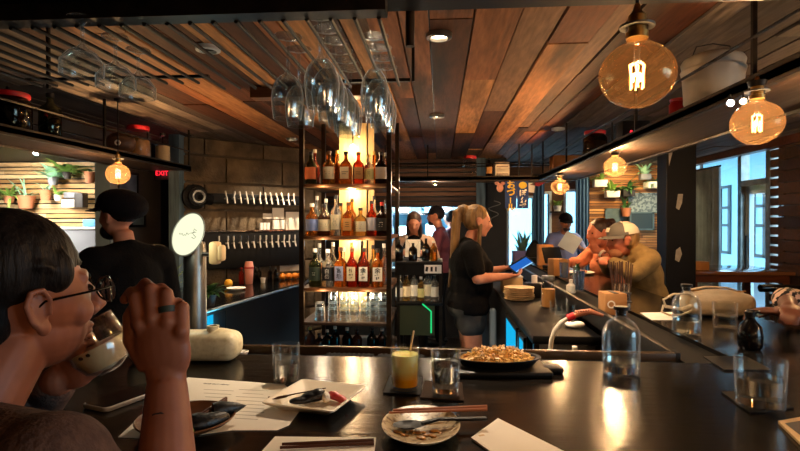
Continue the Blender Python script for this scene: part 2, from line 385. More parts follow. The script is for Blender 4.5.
# far back wall with two windows, timber slats to the right
def rect_hole(b, x0, x1, z0, z1, holes, y0, y1):
    xs = sorted(holes); cx = x0
    for a, c, lo, hi in xs:
        b.bb((cx, y0, z0), (a, y1, z1)); b.bb((a, y0, z0), (c, y1, lo)); b.bb((a, y0, hi), (c, y1, z1)); cx = c
    b.bb((cx, y0, z0), (x1, y1, z1)); return b
wA = (px_x(509, YB2), px_x(533, YB2), YP(0, 262, YB2).z, YP(0, 200, YB2).z)
wB = (px_x(541, YB2), px_x(549, YB2), YP(0, 275, YB2).z, YP(0, 196, YB2).z)
wC = (px_x(566, YB2), px_x(582, YB2), YP(0, 275, YB2).z, YP(0, 194, YB2).z)
struct(rect_hole(MB(), bx1, XR + .1, 0, CEIL, [wA, wB, wC], YB2, YB2 + .12), 'wall_back_far', 'darkslat_m')
for i, w in enumerate((wA, wB, wC)):
    a, c, lo, hi = w
    b = MB(); t = .035
    b.bb((a - t, YB2 - .02, lo - t), (a, YB2 + .13, hi + t)); b.bb((c, YB2 - .02, lo - t), (c + t, YB2 + .13, hi + t)); b.bb((a, YB2 - .02, hi), (c, YB2 + .13, hi + t)); b.bb((a, YB2 - .03, lo - t), (c, YB2 + .13, lo))
    o = struct(b, 'window_%d' % (i + 1), 'whiteframe_m')
    MB().bb((a, YB2 + .06, lo), (c, YB2 + .066, hi)).build('pane', 'pane_m', o)
b = MB(); z = .3; ax = px_x(588, YB2)
while z < CEIL - .01:
    hh = random.uniform(.020, .034); x = ax
    while x < XR:
        l = random.uniform(.7, 1.6); b.bb((x, YB2 - .05 - random.uniform(0, .015), z), (min(x + l, XR - .01), YB2 - .001, z + hh)); x += l + .004
    z += hh + random.uniform(.007, .012)
struct(b, 'wall_back_far', 'slat_m')
# right wall: louvred dark boards, storefront glass
sy0, sy1 = 5.74, 7.4
b = MB(); b.bb((XR, sy1, 0), (XR + .12, YB2 + .1, CEIL)); b.bb((XR, 1.0, 0), (XR + .12, 5.53, CEIL)); b.bb((XR, YF, 0), (XR + .12, -.9, CEIL)); b.bb((XR, -.9, 0), (XR + .12, 1.0, 1.0)); b.bb((XR, -.9, 2.15), (XR + .12, 1.0, CEIL)); b.bb((XR, sy0, 0), (XR + .12, sy1, .35)); struct(b, 'wall_right', 'plaster_m')
b = MB(); z = .1
while z < CEIL:
    b.bb((XR - .02, 5.5, z), (XR + .02, sy0 - .03, z + .075)); z += .098
struct(b, 'wall_right', 'darkslat_m')
b = MB(); z = .1
while z < CEIL:                                 # boarded face on the inside nearer the bar
    b.bb((XR - .05, 2.0, z), (XR - .021, 5.535, z + .10)); z += .112
struct(b, 'wall_right', 'darkslat_m')
b = MB()
my = 6.26
for y in (sy0, my, sy1): b.bb((XR - .03, y - .035, .35), (XR + .06, y + .035, CEIL))
b.bb((XR - .03, sy0, .33), (XR + .06, sy1, .4)); b.bb((XR - .03, sy0, CEIL - .06), (XR + .06, sy1, CEIL))
tz = 1.5 + (222 - 184) / 530 * 6.0
b.bb((XR - .03, sy0, tz - .03), (XR + .06, my, tz + .03))
o = struct(b, 'window_4', 'steel_m')
MB().bb((XR + .01, sy0, .4), (XR + .016, sy1, CEIL - .06)).build('pane', 'pane_m', o)
b = MB()                                        # white framed street door in the storefront
for y in (sy0 + .05, my - .08): b.bb((XR + .02, y - .03, .36), (XR + .07, y + .05, tz - .03))
b.bb((XR + .02, sy0, tz - .12), (XR + .07, my, tz - .03)); b.bb((XR + .02, sy0, .36), (XR + .07, my, .55))
dr = struct(b, 'door_2', 'whiteframe_m'); MB().cyl((XR - .02, my - .12, 1.0), (XR - .02, my - .12, 1.35), .012).build('door_handle', 'black_m', dr)
b = MB(); b.bb((XR - .02, -.95, .95), (XR + .1, 1.05, 1.0)); b.bb((XR - .02, -.95, 2.15), (XR + .1, 1.05, 2.2))
for y in (-.9, .05, 1.0): b.bb((XR - .02, y - .04, 1.0), (XR + .1, y + .04, 2.15))
o = struct(b, 'window_5', 'steel_m'); MB().bb((XR + .05, -.9, 1.0), (XR + .056, 1.0, 2.15)).build('pane', 'pane_m', o)
struct(MB().bb((XR - .12, YF, CEIL - .08), (XR - .02, YB2 - .2, CEIL)), 'trim_5', 'redwood_m')
# street outside
struct(MB().bb((XR + .15, -4, -.2), (30, 40, -.1)), 'street', 'potgrey_m')
mat('facade_m', '#a8d4e4', .7); mat('facadedark_m', '#39464c', .6)
fb = thing('exterior_building', 'pale building with dark window grids across the street', 'building', (9, 17, -.1))
MB().bb((0, -8, 0), (1, 9, 6)).build('wall', 'facade_m', fb)
for k in range(9):
    y = -7 + k * 1.8; b = MB()
    for t in (0, .55, 1.1): b.bb((-.06, y + t - .06, .6), (0, y + t + .06, 2.75))
    for t in (.65, 1.5, 2.05, 2.7): b.bb((-.06, y - .04, t - .04), (0, y + 1.14, t + .04))
    b.build('window_grid', 'facadedark_m', fb)
b = MB()
for k in range(7): b.bb((-3.2 + k * .45, -8, 3.1 + k * .06), (-3.1 + k * .45, 9, 3.22 + k * .06))
b.build('canopy_slat', mat('canopy_m', '#dfeaee', .6), fb); MB().bb((-3.3, -8, 3.6), (0, 9, 3.7)).build('canopy_roof', mat('canopyroof_m', '#7a98a4', .7), fb)
fb2 = thing('exterior_building', 'pale building seen through the back windows', 'building', (2, 14, -.1)); MB().bb((-6, 0, 0), (2.6, 1, 2.6)).build('wall', 'facade_m', fb2)
b = MB().bb((-6, -.1, 2.6), (2.7, 1.1, 2.75)).build('roof', 'facadedark_m', fb2)
# peeling black column by the bar's right side
cx, cy = P(676, 222, 4.5).x, P(676, 222, 4.5).y
co = struct(MB().rbox((cx, cy, CEIL / 2), (.24, .20, CEIL), .008), 'column', 'paint_m')
def chip(cols, pts, d, nm='trim'):
    vs = [P(x, y, d) for x, y in pts]; return vs
fr = cy - .1005
def chips(pts):
    b = MB(); poly = []
    for x, y in pts:
        q = YP(x, y, fr); poly.append((q.x, q.z))
    bb = MB().prism(poly, 0, .0012); bb.v = [V((p.x, fr - p.z, p.y)) for p in bb.v]; bb.f = [f[::-1] for f in bb.f]; return bb
for pts in ([(669, 131), (674, 130), (676.5, 140), (674, 147), (671.5, 156), (669, 166), (668.5, 148)],
            [(678, 194), (683, 194), (682, 203), (679, 210), (676, 208), (677, 201)],
            [(676, 250), (680, 247), (682, 254), (679, 262), (675, 260)]):
    chips(pts).build('peeled_patch', 'primer_m', co)
# beam over the bar front and the ceiling crosspiece
struct(MB().bb((-3, 1.14, 2.005), (XR - .12, 1.27, CEIL - .007)), 'beam_1', 'black_m')
struct(MB().bb((px_x(252, 3.15), 3.12, CEIL - .07), (px_x(388, 3.15), 3.22, CEIL - .007)), 'beam_2', 'shelf_m')
# ================================================================ world + daylight
w = bpy.data.worlds.new('world'); SC.world = w; w.use_nodes = True
bg = w.node_tree.nodes['Background']; bg.inputs[0].default_value = (.55, .82, 1, 1); bg.inputs[1].default_value = 3.0
SC.view_settings.view_transform = 'Standard'; SC.view_settings.look = 'None'; SC.view_settings.gamma = 1; SC.view_settings.exposure = 1.5
SC.cycles.use_denoising = True; SC.cycles.max_bounces = 10; SC.cycles.transparent_max_bounces = 24; SC.cycles.transmission_bounces = 8
SC.cycles.sample_clamp_indirect = 4; SC.cycles.caustics_reflective = False; SC.cycles.caustics_refractive = False
def portal(loc, rot, sx, sy):
    o = light('AREA', 'daylight_portal', loc, 1, (1, 1, 1), sx, rot, sy=sy); o.data.cycles.is_portal = True
portal((XR + .1, (sy0 + sy1) / 2, 1.3), (0, PI / 2, 0), 2.0, sy1 - sy0)
portal((XR + .11, .05, 1.57), (0, PI / 2, 0), 1.15, 1.9)
# kitchen tubes, plant room spots
light('AREA', 'kitchen_light', (-.4, 8.0, CEIL - .03), 320, (.5, .8, 1), 1.2, sy=.3)
light('AREA', 'plant_room_light', (-5.3, 6.2, CEIL - .03), 80, (1, .93, .82), .5, rot=(math.radians(25), 0, 0), sy=2.5)
light('AREA', 'dining_light', (2.6, 7.3, CEIL - .03), 16, (1, .72, .36), .2, rot=(math.radians(35), 0, 0), sy=1)
# ================================================================ overhead: rack, shelves, lamps
RZ = 1.965
rk = thing('glass_rack', 'black steel stemware rack of long rods hung from the front beam', 'rack', (-.6, 1.3, RZ))
xs = [-1.36 + .0555 * i for i in range(23)]
for i, x in enumerate(xs):
    y1 = 1.80 if x > -.75 else 1.72
    MB().tube([(x + .6, -.1, 0), (x + .6, y1 - 1.3, 0)], .0052, 6).build('rod', 'black_m', rk)
MB().bb((-1.38 + .6, -.14, .002), (-.12 + .6, -.09, .045)).build('front_bar', 'iron_m', rk)
MB().bb((-.42 + .6, .47, .006), (-.10 + .6, .485, .016)).build('end_bar', 'iron_m', rk)
MB().bb((-1.38 + .6, .37, .006), (-.75 + .6, .385, .014)).build('end_bar', 'iron_m', rk)
for x in (-.09 + .6, -1.38 + .6): MB().bb((x - .005, .472, .006), (x + .005, .482, CEIL - RZ - .006)).build('hanger', 'iron_m', rk)
pp = thing('pipe_hanger', 'short dark pipe tied with pale wire hanging from the front beam', 'pipe', (P(410, 20, 1.3).x, 1.30, 1.93))
MB().cyl((0, 0, 0), (0, 0, CEIL - 1.937), .011).build('pipe', 'bronze_m', pp)
b = MB(); b.tube([(.013 * math.cos(t * .7), .013 * math.sin(t * .7), .115 + .002 * t) for t in range(28)], .0014, 5); b.tube([(.012, -.005, .15), (.035, -.012, .148)], .0013, 5); b.build('wire_tie', 'cream_paper_m', pp)
def shell(prof, t):   # thin walled vessel from its outer profile, bottom to rim
    return prof + [(max(r - t, .0004), z) for r, z in reversed(prof) if z > t] if True else prof
def wine_glass_mb(h=.215, R=.041, bowl=.115):
    # hung upside down: foot at the top (z=0), rim at -h
    s = h - bowl
    out = [(.0001, 0), (.034, -.001), (.036, -.004), (.012, -.009), (.0045, -.018), (.004, -s + .012), (.009, -s)]
    bw = [(.5, .06), (.8, .2), (.96, .38), (1, .52), (.95, .75), (.86, 1)]
    out += [(R * a, -s - bowl * q) for a, q in bw]
    inn = [(R * a - .0012, -s - bowl * q - (0 if q == 1 else 0)) for a, q in reversed(bw)] + [(.0001, -s - .006)]
    return MB().lathe(out + inn, n=22)
def coupe_mb(h=.135, R=.047):
    out = [(.0001, 0), (.031, -.001), (.033, -.004), (.01, -.009), (.0042, -.018), (.004, -.062), (.012, -.072), (.03, -.083), (R, -.105), (R * 1.0, -h)]
    return MB().lathe(out + [(R - .0013, -h), (R - .0014, -.106), (.028, -.086), (.0001, -.078)], n=22)
wm = wine_glass_mb().mesh('wine_glass'); cm = coupe_mb().mesh('coupe_glass')
wt = wine_glass_mb(.205, .036, .12).mesh('tulip_glass')
for me in (wm, cm, wt): me.materials.append(MATS['winglass_m'])
def hang(me, name, x, y, label, group):
    o = bpy.data.objects.new(name, me); COL.objects.link(o); o.location = (x, y, RZ + .0132); o.rotation_euler = (random.uniform(-.03, .03), random.uniform(-.03, .03), 0)
    tag(o, label, 'glass', group)
rx_ = [-.388, -.277, -.166]
for i, y in enumerate((1.335, 1.435)): hang(wm, 'hanging_wine_glass', -.388, y, f'stemmed wine glass hanging {ORD[i]} from the front in the left file of the cluster', 'hanging wine glasses')
for i, y in enumerate((1.205, 1.29, 1.375, 1.46, 1.545, 1.63)): hang(wm, 'hanging_wine_glass', -.277, y, f'big wine glass hanging {ORD[i]} from the front in the middle file of the cluster', 'hanging wine glasses')
for i, y in enumerate((1.35, 1.44, 1.53, 1.62)): hang(wt, 'hanging_tulip_glass', -.166, y, f'narrow tulip glass hanging {ORD[i]} from the front in the right file of the cluster', 'hanging tulip glasses')
for i, y in enumerate((1.18, 1.305, 1.41)): hang(cm, 'hanging_coupe_glass', -.832, y, f'shallow coupe glass hanging {ORD[i]} from the front at the upper left', 'hanging coupe glasses')
# ---- overhead shelves round the bar
def shelf_unit(name, label, x0, x1, y0, y1, z, posts, side, rail=.14):
    """open shelf on ceiling posts; SIDE lists the (axis, value) edges carrying guard rails"""
    t = thing(name, label, 'shelf', ((x0 + x1) / 2, (y0 + y1) / 2, z)); o = V(t.location)
    MB().bb(V((x0, y0, z - .028)) - o, V((x1, y1, z)) - o).build('board', 'board_m', t)
    b = MB()
    for a, v in side:
        if a == 'x': b.bb(V((v - .012, y0, z - .04)) - o, V((v + .012, y1, z + .012)) - o)
        else: b.bb(V((x0, v - .012, z - .04)) - o, V((x1, v + .012, z + .012)) - o)
    b.build('edge_angle', 'iron_m', t)
    for a, v in side:
        p = ((v, y0, z + rail), (v, y1, z + rail)) if a == 'x' else ((x0, v, z + rail), (x1, v, z + rail))
        MB().tube([V(q) - o for q in p], .006, 6).build('guard_rail', 'iron_m', t)
    for x, y in posts: MB().bb(V((x - .007, y - .007, z - .04)) - o, V((x + .007, y + .007, CEIL - .007)) - o).build('post', 'iron_m', t)
    return t
SZ = 1.97
shelf_unit('overhead_shelf', 'long overhead shelf on black posts above the right side of the bar', 1.02, 1.42, 1.29, 5.56, SZ, [(1.035, 1.84), (1.035, 2.9), (1.035, 4.45), (1.035, 5.45), (1.40, 1.84), (1.40, 2.9), (1.40, 4.45)], [('x', 1.032), ('x', 1.408)])
shelf_unit('overhead_shelf', 'short overhead shelf across the far end of the bar', -.60, 1.42, 5.585, 5.86, SZ, [(-.13, 5.60), (.82, 5.60), (.95, 5.60), (-.58, 5.60)], [('y', 5.597), ('y', 5.848)])
shelf_unit('overhead_shelf', 'overhead shelf with jars on it above the left side of the bar', -2.60, -2.20, 1.29, 4.55, 1.985, [(-2.212, 4.53), (-2.212, 3.35), (-2.212, 2.35), (-2.588, 4.53), (-2.588, 3.0)], [('x', -2.212), ('x', -2.588)])
# ---- pendants
def pendant(px, py, d, R, label, watts, top=CEIL - .008, dark=False):
    c = P(px, py, d); t = thing('pendant_lamp', label, 'lamp', (c.x, c.y, c.z - R)); k = R / .068
    zc = R
    prof = [(.0001, zc - R * .90)] + [(R * math.sin(a), zc - R * .90 * math.cos(a)) for a in [PI * i / 16 for i in range(1, 15)]] + [(R * .27, zc + R * .93), (R * .25, zc + R * 1.05)]
    MB().lathe(prof, n=32).build('bulb', 'bulb_m', t)
    z = zc + R * 1.0
    MB().lathe([(.0001, z), (R * .29, z), (R * .30, z + R * .16), (R * .24, z + R * .18), (R * .24, z + R * .62), (R * .12, z + R * .75), (R * .07, z + R * .95), (.0001, z + R * .95)], n=20).build('socket', 'brass_m', t)
    MB().lathe([(R * .30, z + R * .30), (R * .46, z + R * .30), (R * .46, z + R * .36), (R * .30, z + R * .36)], n=20).build('collar', 'steel_m', t)
    MB().tube([(0, 0, z + R * .9), (0, 0, top - (c.z - R))], .0035, 6).build('cord', 'black_m', t)
    MB().lathe([(.0001, top - (c.z - R)), (.026, top - (c.z - R)), (.022, top - (c.z - R) - .015), (.0001, top - (c.z - R) - .02)], n=20).build('canopy', 'iron_m', t)
    b = MB()
    for i in range(6):
        a = i * PI / 3; b.tube([(R * .10 * math.cos(a), R * .10 * math.sin(a), zc + R * .32), (R * .2 * math.cos(a), R * .2 * math.sin(a), zc + R * .30 - R * .02), (R * .17 * math.cos(a + .4), R * .17 * math.sin(a + .4), zc - R * .38)], R * .022, 5)
    b.build('filament', 'filament_m', t)
    MB().lathe([(.0001, zc + R * .9), (R * .09, zc + R * .9), (R * .07, zc + R * .45), (R * .12, zc + R * .34), (.0001, zc + R * .30)], n=12).build('glass_stem', 'glass_m', t)
    l = light('POINT', 'bulb_light', (0, 0, zc), watts, WARM, R * .2); l.parent = t
    return t
pendant(637, 75, 1.02, .070, 'largest globe bulb glowing at the top right over the front bar', 1.9)
pendant(757, 123, 1.6, .072, 'globe bulb hanging above the striped sleeve at the right', 8, top=SZ - .0455)
pendant(615, 167, 3.25, .068, 'small globe bulb hanging above the peach top woman and capped man', 18, top=SZ - .0455)
pendant(560, 187, 4.62, .076, 'farthest globe bulb, in front of the blue curtains', 18, top=SZ - .0455)
pendant(118, 174, 3.5, .075, 'globe bulb hanging at the left above the man in a black cap', 18)
for i, (x, y) in enumerate(((1.0, -1.2), (2.3, -.6), (2.5, 1.2), (2.3, 3.2))):  # pendants added out of view as fill light
    v = CM.inverted() @ V((x, y, 1.78))
    t = thing('pendant_lamp', 'unseen globe bulb added over the seats away from the bar for fill light', 'lamp', (x, y, 1.71), group='added fill globe bulbs in the room')
    MB().lathe([(.0001, .006)] + [(.07 * math.sin(a), .07 - .064 * math.cos(a)) for a in [PI * k / 12 for k in range(1, 11)]] + [(.02, .136), (.018, .142)], n=24).build('bulb', 'bulb_m', t)
    MB().lathe([(.0001, .14), (.02, .14), (.021, .152), (.017, .18), (.006, .20), (.0001, .20)], n=16).build('socket', 'brass_m', t)
    MB().tube([(0, 0, .19), (0, 0, CEIL - .008 - 1.71)], .0035, 6).build('cord', 'black_m', t)
    MB().tube([(0, 0, .12), (.01, 0, .09), (-.01, 0, .045)], .003, 5).build('filament', 'filament_m', t)
    l = light('POINT', 'bulb_light', (0, 0, .07), 11, WARM, .02); l.parent = t
ul = thing('added_shelf_lamp', 'small lamp added under the far overhead shelf to light the bar staff', 'lamp', (-.05, 5.72, SZ - .029 - .05)); MB().lathe([(.0001, .05), (.02, .05), (.03, .012), (.028, .012), (.0001, .03)], n=16).build('shade', 'black_m', ul); MB().ell((0, 0, .018), (.014, .014, .012)).build('bulb', 'led_m', ul); l = light('POINT', 'added_shelf_lamp_light', (0, 0, -.01), 7, WARM, .02); l.parent = ul  # lamp added to light the faces of the far bar staff
# ---- recessed downlights
def downlight(px, py, lit, label, W=0):
    q = G(px, py, CEIL); t = thing('downlight', label, 'light', (q.x, q.y, CEIL - .022))
    MB().lathe([(.036, .014), (.040, .0), (.056, .004), (.058, .022), (.036, .022)], n=26).build('trim_ring', 'steel_m' if lit else 'whiteframe_m', t)
    MB().lathe([(.0001, .014), (.036, .014), (.036, .018), (.0001, .018)], n=22).build('lens', 'can_m' if lit else 'blackgloss_m', t)
    if W: light('SPOT', 'downlight_spot', (q.x, q.y, CEIL - .03), W, (1, .78, .54), .035, spot=math.radians(120), blend=.8)
downlight(439, 34, True, 'lit recessed downlight nearest the front beam', 60)
downlight(437, 115, True, 'lit recessed downlight farther back over the barman', 14)
downlight(208, 47, False, 'unlit recessed downlight above the rods at left', 0)
downlight(558, 128, False, 'unlit recessed downlight near the right overhead shelf', 0)
def spotlamp(px, py, d, col, W, label, aim, glow, k=1, top=CEIL - .008):
    c = P(px, py, d); t = thing('track_spotlight', label, 'light', c)
    R = frame(V(aim), V((0, 0, 1))) * k
    MB().add(*(lambda m: (m.v, m.f))(MB().lathe([(.0001, -.05), (.03, -.05), (.036, .03), (.034, .045), (.03, .045), (.028, .034), (.0001, .034)], n=16).rot(rx(-PI / 2))), R).build('head', 'black_m', t)
    MB().add(*(lambda m: (m.v, m.f))(MB().lathe([(.0001, .036), (.027, .036), (.027, .038), (.0001, .038)], n=14).rot(rx(-PI / 2))), R).build('lens', glow, t)
    MB().cyl((0, 0, .02 * k), (0, 0, top - c.z), .008 * k).build('stem', 'black_m', t)
spotlamp(730, 103, 1.78, COOL, 0, 'white track spotlight shining beside the right globe bulb', (-.35, -.9, -.2), 'track_m', .38, SZ - .041)
spotlamp(743, 101, 1.74, WARM, 0, 'warm track spotlight just right of the white one', (-.4, -.9, -.25), 'can_m', .34, SZ - .041)
spotlamp(638, 160, 7.2, WARM, 0, 'black track spotlight over the timber wall, left of its pair', (.1, 1, -.6), 'black_m')
spotlamp(652, 158, 7.2, WARM, 0, 'black track spotlight over the timber wall, right of its pair', (.1, 1, -.6), 'black_m')
spotlamp(37, 151, 6.0, WARM, 0, 'bright white spotlight in the plant room ceiling', (.1, -.6, -.8), 'track_m')
downlight(292, 138, True, 'lit recessed downlight added over the beer taps behind the hanging glasses', 48)  # added lamp, brightens the concrete wall with the taps
# ---- things on the overhead shelves
def jar(px, Y, X, z, r, h, body, lid, label, fill=None, cat='jar'):
    t = thing('storage_jar', label, cat, (X, Y, z + .0012))
    MB().lathe([(.0001, 0), (r * .92, 0), (r, .012), (r, h * .74), (r * .8, h * .86), (r * .78, h * .9), (.0001, h * .9)], n=22).build('body', body, t)
    if fill: MB().lathe([(.0001, .006), (r * .9, .006), (r * .93, .014), (r * .93, h * .6), (.0001, h * .62)], n=20).build('contents', fill, t)
    if lid: MB().lathe([(.0001, h * .88), (r * .9, h * .88), (r * .92, h * .9), (r * .92, h), (r * .86, h * 1.02), (.0001, h * 1.02)], n=22).build('lid', lid, t)
    return t
def Xat(px, Y): return YP(px, 222, Y).x
pt = thing('enamel_pail', 'big dented white enamel pail on the right overhead shelf', 'pail', (1.19, 2.42, SZ + .0125))
MB().lathe([(.0001, 0), (.10, 0), (.112, .01), (.110, .03), (.116, .04), (.115, .06), (.121, .15), (.128, .18), (.122, .19), (.126, .215), (.118, .23), (.08, .25), (.0001, .26)], n=30).build('body', mat('enamel_m', '#e0d8c8', .4, col2='#c4baa8', nscale=6), pt)
MB().tube([(-.09, 0, .235), (-.07, 0, .285), (-.0, 0, .297), (.07, 0, .285), (.09, 0, .235)], .0025, 6).build('handle', 'iron_m', pt)
jar(0, 2.62, 1.13, SZ + .0125, .04, .10, 'red_m', 'redlid_m', 'small red tin right of the largest bulb on the overhead shelf', cat='tin')
jar(0, 4.05, 1.15, SZ + .0125, .085, .19, 'smoke_m', 'redlid_m', 'dark jar with a red lid on the right overhead shelf', 'ochre_m')
bx = thing('box', 'dark box with a small red light on the right overhead shelf', 'box', (1.16, 3.3, SZ + .0125)); MB().rbox((0, 0, .06), (.16, .12, .12), .006).build('case', 'black_m', bx); MB().ell((-.03, -.062, .05), (.008, .004, .012)).build('indicator', 'exit_m', bx)
bx = thing('cardboard_box', 'brown cardboard box at the far end of the right overhead shelf', 'box', (1.23, 5.3, SZ + .0125)); MB().rbox((0, 0, .08), (.28, .2, .16), .004).build('carton', 'kraft_m', bx); MB().bb((-.141, -.03, .158), (.141, .03, .1612)).build('tape', 'tan_m', bx)
jar(0, 5.72, Xat(470, 5.72), SZ + .0125, .075, .22, 'glass_m', 'redlid_m', 'clear square jar with red lid on the far overhead shelf')
for i in range(2):
    bx = thing('white_carton', ('lower' if i == 0 else 'upper') + ' white carton of the two on the far overhead shelf', 'box', (Xat(501.5, 5.72), 5.72, SZ + .0125 + i * .077)); MB().rbox((0, 0, .037), (.15, .14, .074), .004).build('carton', 'cream_paper_m', bx); MB().bb((-.06, -.0712, .02), (.06, -.07, .026)).build('printed_line', 'redwood_m', bx)
def bottle(loc, h, r, body, label_m, cap, label, cat='bottle', group=None, neck=.32, sq=False, mark=None, nr=.30, n=18, liquid=None, rot=0, lz=(.16, .52)):
    t = thing('bottle', label, cat, loc, rot, group); hb = h * (1 - neck); sh = h * .14
    prof = [(.0001, 0), (r * .93, 0), (r, h * .02), (r, hb - sh * .5), (r * .82, hb + sh * .05), (r * nr * 1.3, hb + sh * .6), (r * nr, hb + sh * 1.0), (r * nr, h * .93), (r * nr * 1.15, h * .935), (r * nr * 1.15, h * .955), (.0001, h * .955)]
    MB().lathe(prof, n=n if not sq else 8, R=rz(PI / 8) if sq else None).build('glass_body', body, t)
    if liquid: MB().lathe([(.0001, h * .015), (r * .9, h * .015), (r * .93, h * .03), (r * .93, hb - sh * .9), (.0001, hb - sh * .9)], n=n if not sq else 8, R=rz(PI / 8) if sq else None).build('liquid', liquid, t)
    if label_m:
        a, c = lz[0] * h, lz[1] * h; b = MB(); rr = (r if not sq else r * .93) + .0008; vs = []; fs = []; m = 11; sp = 1.25
        for i in range(m):
            an = -PI / 2 - sp + 2 * sp * i / (m - 1)
            if sq:
                x = (i / (m - 1) - .5) * 2 * r * .72; p = (x, -rr)
            else: p = (rr * math.cos(an), rr * math.sin(an))
            vs += [(p[0], p[1], a), (p[0], p[1], c)]
        for i in range(m - 1): fs.append((2 * i, 2 * i + 2, 2 * i + 3, 2 * i + 1))
        lb = b.add(vs, fs).build('paper_label', label_m, t)
        if mark:
            g = mark()
            g.v = [V((p.x, -math.sqrt(max((rr + .0012) ** 2 - p.x * p.x, 1e-6)) if not sq else -rr - .0012, p.z + (a + c) / 2)) for p in stand(g).v]
            g.build('lettering', 'ink_m' if label_m not in ('lab_black', 'lab_dkgreen') else 'cream_paper_m', lb)
    if cap: MB().lathe([(.0001, h * .90), (r * nr * 1.22, h * .90), (r * nr * 1.22, h * .995), (r * nr * 1.1, h), (.0001, h)], n=14).build('cap', cap, t)
    return t
bottle((Xat(489, 5.72), 5.72, SZ + .0125), .20, .033, 'liq_dark', 'lab_tan', 'cap_black', 'dark bottle beside the white cartons on the far overhead shelf')
LZ = 1.985 + .0125
jar(0, 2.72, -2.33, LZ, .10, .20, 'smoke_m', 'redlid_m', 'dark jar with a wide red lid at the far left of the overhead shelf', 'potdark_m')
bottle((-2.32, 3.0, LZ), .27, .06, 'greenglass_m', None, 'cap_black', 'dark green bulbous bottle beside the red lid jar at far left')
lg = thing('ceramic_pig', 'brown rounded pot with a small round hole on the left overhead shelf', 'pot', (-2.37, 3.78, LZ)); MB().ell((0, 0, .088), (.11, .085, .088)).build('body', mat('pig_m', '#5c3d28', .5, col2='#4a2f1e', nscale=8), lg); MB().lathe([(.012, 0), (.022, 0), (.022, .006), (.012, .006)], c=(.03, -.083, .08), R=rx(PI / 2), n=14).build('rim', 'cream_paper_m', lg)
jar(0, 3.95, -2.335, LZ, .09, .24, 'glass_m', 'redlid_m', 'glass jar of brown spice with a red lid on the left overhead shelf', 'ochre_m')
bottle((-2.30, 4.25, LZ), .24, .06, 'glass_m', None, 'cap_black', 'clear round bottle next to the brown spice jar on left shelf', liquid='tan_m')
# exit sign
ex = P(172, 175, 5.2); s = thing('exit_sign', 'small glowing red exit sign above the dark doorway', 'sign', (-2.56, 4.86, ex.z))
MB().rbox((-.07, 0, 0), (.16, .03, .12), .005).build('case', 'black_m', s)
g = stand(text_mb('EXIT', .062)); g.shift((-.07, -.017, 0)); g.build('lettering', 'exit_m', s)
MB().cyl((-.07, 0, .06), (-.07, 0, CEIL - ex.z - .008), .006).build('stem', 'black_m', s)
light('POINT', 'exit_glow', (-2.63, 4.78, ex.z), .25, (1, .1, .12), .03)
# picture frames on the left wall
def picture(name, label, c, w, h, R, fm, im, mat2=None, t=.02):
    o = thing(name, label, 'picture', c); b = MB(); e = .022
    for q in ((0, (h - e) / 2, w, e), (0, -(h - e) / 2, w, e), ((w - e) / 2, 0, e, h), (-(w - e) / 2, 0, e, h)): b.box((q[0], -t / 2, q[1]), (q[2], t, q[3]))
    b.rot(R); b.build('frame', fm, o)
    MB().box((0, -t * .35, 0), (w - e, t * .3, h - e)).rot(R).build('print', im, o)
    if mat2: MB().box((0, -t * .56, 0), ((w - e) * .6, t * .1, (h - e) * .6)).rot(R).build('print_motif', mat2, o)
    return o
mat('printblue_m', '#56708a', .5, col2='#3c5266', nscale=6); mat('printgrey_m', '#7e8c8c', .6, col2='#4c5a60', nscale=30, mixlo=.45, mixhi=.55); mat('printslate_m', '#3c5058', .6, col2='#52666a', nscale=8)
def on_left(px): # wall_left face
    r = P(px, 222, 1) - cam.location; tt = (XL - 0) / r.x; return r.y * tt
y1 = on_left(127); picture('framed_print', 'framed blue print on the grey wall behind the black cap', (XL + .001, y1, P(126, 186, y1).z), .34, .30, rz(PI / 2), 'black_m', 'printblue_m')
picture('framed_print', 'small dark framed print lower on the grey wall by the doorway', (XL + .001, on_left(137), 1.55), .26, .20, rz(PI / 2), 'black_m', 'printslate_m')
# ================================================================ the bar
bc = thing('bar_counter', 'dark glossy wooden bar top running across the front and up the right side', 'bar counter', (0, 1.2, 0))
def cpart(mb, nm, m, par=None): mb.shift((0, -1.2, 0)); return mb.build(nm, m, par or bc)
cpart(MB().prism([(-2.2, .74), (1.40, .74), (1.40, 2.82), (1.25, 3.05), (1.25, 5.56), (.90, 5.56), (.90, 1.637), (-2.2, 1.637)], 1.04, CT), 'bar_top', 'counter_m')
cpart(MB().prism([(-.75, 1.639), (-1.02, 2.15), (-1.36, 2.15), (-1.45, 1.639)], 1.04, CT - .001), 'bar_top', 'counter_m')
cpart(MB().bb((-.755, 1.638, 1.03), (.735, 1.725, 1.062)), 'drip_rail', 'rubber_m')
cpart(MB().bb((.755, 1.638, 1.03), (.899, 5.56, 1.066)), 'drip_rail', 'rubber_m')
cpart(MB().rbox((-.01, 1.735, 1.045), (1.50, .022, .085), .004), 'lip', 'lip_m')
cpart(MB().rbox((.745, 3.645, 1.045), (.026, 3.83, .085), .004), 'lip', 'black_m')
cpart(MB().bb((-2.1, 1.0, 0), (1.10, 1.62, 1.04)), 'bar_front', 'board_m')
cpart(MB().bb((.93, 1.622, 0), (1.10, 5.5, 1.04)), 'bar_front', 'board_m')
for i, (x0, x1) in enumerate(((-.37, -.215), (-.20, -.05))):
    t = thing('bar_mat', ('left' if i == 0 else 'right') + ' black slotted rubber mat of the two in the front drip rail', 'mat', ((x0 + x1) / 2, 1.682, 1.0632))
    b = MB().bb((-(x1 - x0) / 2, -.035, 0), ((x1 - x0) / 2, .035, .006))
    for k in range(9): b.bb((-(x1 - x0) / 2 + .008 + k * .016, -.028, .006), (-(x1 - x0) / 2 + .014 + k * .016, .028, .010))
    b.build('ribbed_pad', 'rubber_m', t)
